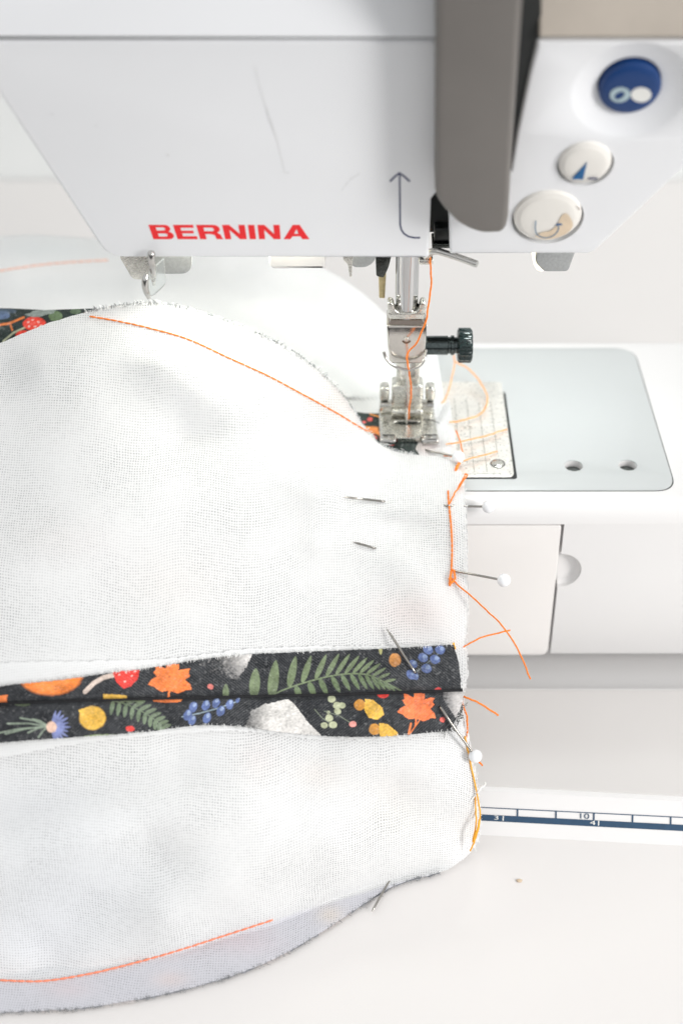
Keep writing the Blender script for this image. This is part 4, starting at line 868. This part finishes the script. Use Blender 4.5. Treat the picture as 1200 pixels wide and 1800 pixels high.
thread('yellow_tail', [(817, 1294, dS(817, 1294, .2)), (824, 1330, dS(824, 1330, .3)), (832, 1366, dS(832, 1366, .5)), (839, 1402, 362), (843, 1432, 363), (840, 1458, 364), (833, 1478, 366), (826, 1496, 368)], yellow)
thread('yellow_tail', [(834, 1400, dS(834, 1400, .3)), (836, 1430, dS(836, 1430, .4)), (835, 1458, 364.6), (830, 1480, 367)], yellow, r=.2)
thread('yellow_tail', [(842, 1440, 363.2), (836, 1464, 364.2), (832, 1482, 366)], yellow, r=.22)
thread('white_tail', [(826, 1408, dS(826, 1408, .2)), (834, 1398, dS(834, 1398, .4)), (842, 1389, 361), (846, 1383, 361), (850, 1382, 361), (853, 1375, 361)], whiteth, r=.22)
thread('thread_tail', [(790, 884, dS(790, 884)), (798, 869, dS(798, 869, .6)), (808, 854, 378), (816, 842, 379), (821, 835, 380), (817, 834, 380), (812, 845, 379), (803, 859, dS(803, 859, .7))], orange, r=.2)
# knot
thread('thread_knot', [(793, 1000, dS(793, 1000)), (798, 1006, dS(798, 1006, .7)), (799, 1016, dS(799, 1016, .8)), (795, 1022, dS(795, 1022, .9)), (790, 1028, dS(790, 1028, .6)), (791, 1014, dS(791, 1014, .8)), (793, 1004, dS(793, 1004, .5)), (790, 1018, dS(790, 1018, .9)), (793, 1024, dS(793, 1024, .9)), (797, 1018, dS(797, 1018, .9))], orange, r=.27)
thread('thread_tuft', [(797, 1131, dS(797, 1131)), (796, 1136, dS(796, 1136, .9)), (799, 1140, dS(799, 1140, .5)), (797, 1134, dS(797, 1134, 1)), (794, 1137, dS(794, 1137, .6))], yellow, r=.26)
# tails lying over the stitch plate
zt_ = lambda x, y, z: tb(x, y, z)
def flat_thread(name, pts, mat, r=.18, parent=FAB): return thread(name, [(x, y, zt_(x, y, z)) for x, y, z in pts], mat, parent, r)
flat_thread('thread_tail', [(784, 780, 2.2), (800, 778, 2.6), (825, 773, 2.6), (850, 767, 2.2), (872, 760, 1.8), (891, 754, 1.3)], M('pale_orange_thread', srgb(250, 164, 80), .6))
flat_thread('thread_tail', [(808, 812, 2.2), (826, 806, 2.4), (850, 800, 1.9), (873, 794, 1.3)], bpy.data.materials['pale_orange_thread'])
flat_thread('thread_tail', [(801, 758, 4.5), (807, 772, 4), (811, 786, 3.4), (812, 800, 3), (806, 815, 2.6)], orange)
flat_thread('thread_tail', [(808, 812, 2.6), (803, 820, 2.4), (800, 828, 2.2), (804, 818, 2.8), (807, 814, 2.6), (801, 824, 3.0)], orange, .34)
flat_thread('thread_tail', [(779, 801, 2.4), (788, 801.5, 2.7), (797, 802, 2.4)], orange)
flat_thread('thread_tail', [(650, 728, 2.6), (660, 731, 2.8), (672, 734, 2.6)], bpy.data.materials['pale_orange_thread'])

# --- frayed fibres along the raw edges
def fibres(name, xs_, ys_, nrm, n, L_, mat, off=0.0):
    v, f = [], []
    for _ in range(n):
        i = random.randrange(len(xs_)-1); s_ = random.random(); x = xs_[i]+(xs_[i+1]-xs_[i])*s_; y = ys_[i]+(ys_[i+1]-ys_[i])*s_
        d = np.array(nrm(x, y)); d = d/np.linalg.norm(d); tg = np.array([-d[1], d[0]]); l = random.uniform(.3, 1)*L_; a = random.gauss(0, .9)
        q = [(x-d[0]*3, y-d[1]*3), (x+d[0]*l*.5+tg[0]*a*l*.4, y+d[1]*l*.5+tg[1]*a*l*.4), (x+d[0]*l*.8+tg[0]*a*l, y+d[1]*l*.8+tg[1]*a*l)]
        t0 = dS(x, y, off); p = crv([P(*k_, t=t0+random.uniform(-.4, .4)) for k_ in q], 2); tube_vf(p, .06, 3, v, f)
    o = mesh(name, v, f, mat, FAB, None); o['kind'] = 'stuff'; return o
fibres('frayed_fibres', xt, yt, lambda x, y: (.3, -1), 330, 7, greyfray)
fibres('frayed_fibres', xt, yt, lambda x, y: (.3, -1), 260, 7, whitefray, .3)
fibres('frayed_fibres', xr, yr, lambda x, y: (1, .05), 420, 8, whitefray)
fibres('frayed_fibres', xb, yb, lambda x, y: (.2, 1), 260, 7, greyfray)
fibres('frayed_fibres', ua[:, 0], ua[:, 1], lambda x, y: (0, -1), 240, 6, whitefray, 1.6)
fibres('frayed_fibres', la[:, 0], la[:, 1], lambda x, y: (0, 1), 240, 6, whitefray, 1.6)
fibres('frayed_fibres', [770, 796, 806, 812], [1288, 1283, 1262, 1240], lambda x, y: (.8, .6), 60, 8, blackm, 1.4)

# ------------------------------------------------------------------ pins
pinsteel = M('pin_steel', (.36, .345, .32), .22, 1, rvar=.05, vscale=500)
def pin(label, shaft, head, r=.30, hr=1.72, tip=True, group='white ball-headed pins'):
    t_ = thing('pin', label, 'pin', group=group)
    p = crv(shaft, 8); k = len(p); rad = np.full(k, r)
    if tip: rad[:4] = r*np.linspace(.25, 1, 4)
    tube('shaft', p, rad, pinsteel, t_, 10)
    if head is not None:
        pr = [(0, -hr)]+[(hr*math.sin(a), -hr*math.cos(a)) for a in np.linspace(.15, math.pi-.15, 15)]+[(0, hr)]
        lathe('head', pr, pinhead, t_, 'Z', tuple(head), 32, smooth=179)
    return t_
def SP(x, y, o): return P(x, y, t=dS(x, y, o))
hp = P(885, 1020, t=358.5)
pin('white-headed pin sticking out right of the fabric above the orange knot tail', [SP(621, 953, .7), SP(640, 958, .75), SP(657, 963, .45), SP(668, 966, -1.0), SP(730, 984, -1.6), SP(790, 1001, -.9), SP(801, 1004, .3), P(840, 1011.5, t=361), hp], hp)
hp = P(858, 890.5, t=374)
pin('pale-headed pin lying level across the orange stitching by the bed plate', [SP(599, 873, .7), SP(635, 877, .8), SP(670, 881, .4), SP(685, 882.5, -1), SP(740, 886, -1.4), SP(776, 888.5, -.8), SP(787, 889, .4), P(820, 890, t=375), hp], hp)
hp = P(835, 1329, t=358)
pin('pin slanting through the dark print strip, white head at the lower right', [SP(678, 1103, .9), SP(702, 1140, 2.6), SP(726, 1177, 2.6), SP(733, 1187, .9), SP(752, 1214, .1), SP(770, 1239, .9), SP(777, 1248, 2.8), SP(800, 1282, 3.0), hp], hp, .33)
hp = P(805, 803.5, z=3.6)
pin('short visible pin with blurred white head beside the presser foot', [P(742, 789.5, z=1.2), P(757, 793.5, z=2.6), P(780, 798, z=3.1), hp], hp)
pin('grey pin point poking out below the lower fabric edge', [P(653, 1603, z=Z_DESK+.9), P(662, 1587, z=Z_DESK+1.4), P(672, 1569, z=Z_DESK+1.2), P(690, 1540, z=Z_DESK+.9)], None)

# ------------------------------------------------------------------ needle thread
NT = thing('needle_thread', 'orange sewing thread running down the needle bar and through the needle', 'thread')
thread('upper_thread', [(752, 436, 349), (755, 448, 355), (757, 475, 358), (757, 505, 362), (752, 540, 364), (746, 570, 366), (734, 600, 371), (719, 617, 375), (714.5, 627, 376), (716, 638, 378), (718, 650, 381), (721.5, 668, 387), (722, 690, 391), (719.5, 715, 396), (717, 737, 401)], orange, NT, .24)
thread('trailing_thread', [(722, 742, 405), (745, 734, 408), (766, 720, 411), (782, 700, 413), (792, 672, 416), (798, 640, 420), (797, 625, 424)], bpy.data.materials['pale_orange_thread'], NT, .17)
thread('trailing_thread', [(800, 636, 420), (825, 650, 419), (846, 676, 416), (856, 700, 411), (852, 718, 408), (838, 731, 405.5), (815, 738, 403.6), (790, 742, 402.6)], bpy.data.materials['pale_orange_thread'], NT, .2)

# crumbs on the desk
for i, (x, y, col) in enumerate(((912, 1548, srgb(206, 186, 160)),)):
    c = P(x, y, z=Z_DESK+.2); bm = bmesh.new(); bmesh.ops.create_icosphere(bm, subdivisions=2, radius=.7)
    for v in bm.verts: v.co = Vector((v.co.x*(1.1+.3*math.sin(v.co.y*9)), v.co.y*.8, v.co.z*.35))+Vector(c)+Vector((0, 0, random.uniform(0, .1)))
    tag(bm_obj('crumb', bm, M('crumb', col, .9), None, 179), 'pale tan crumb on the desk below the ruler', 'crumb')
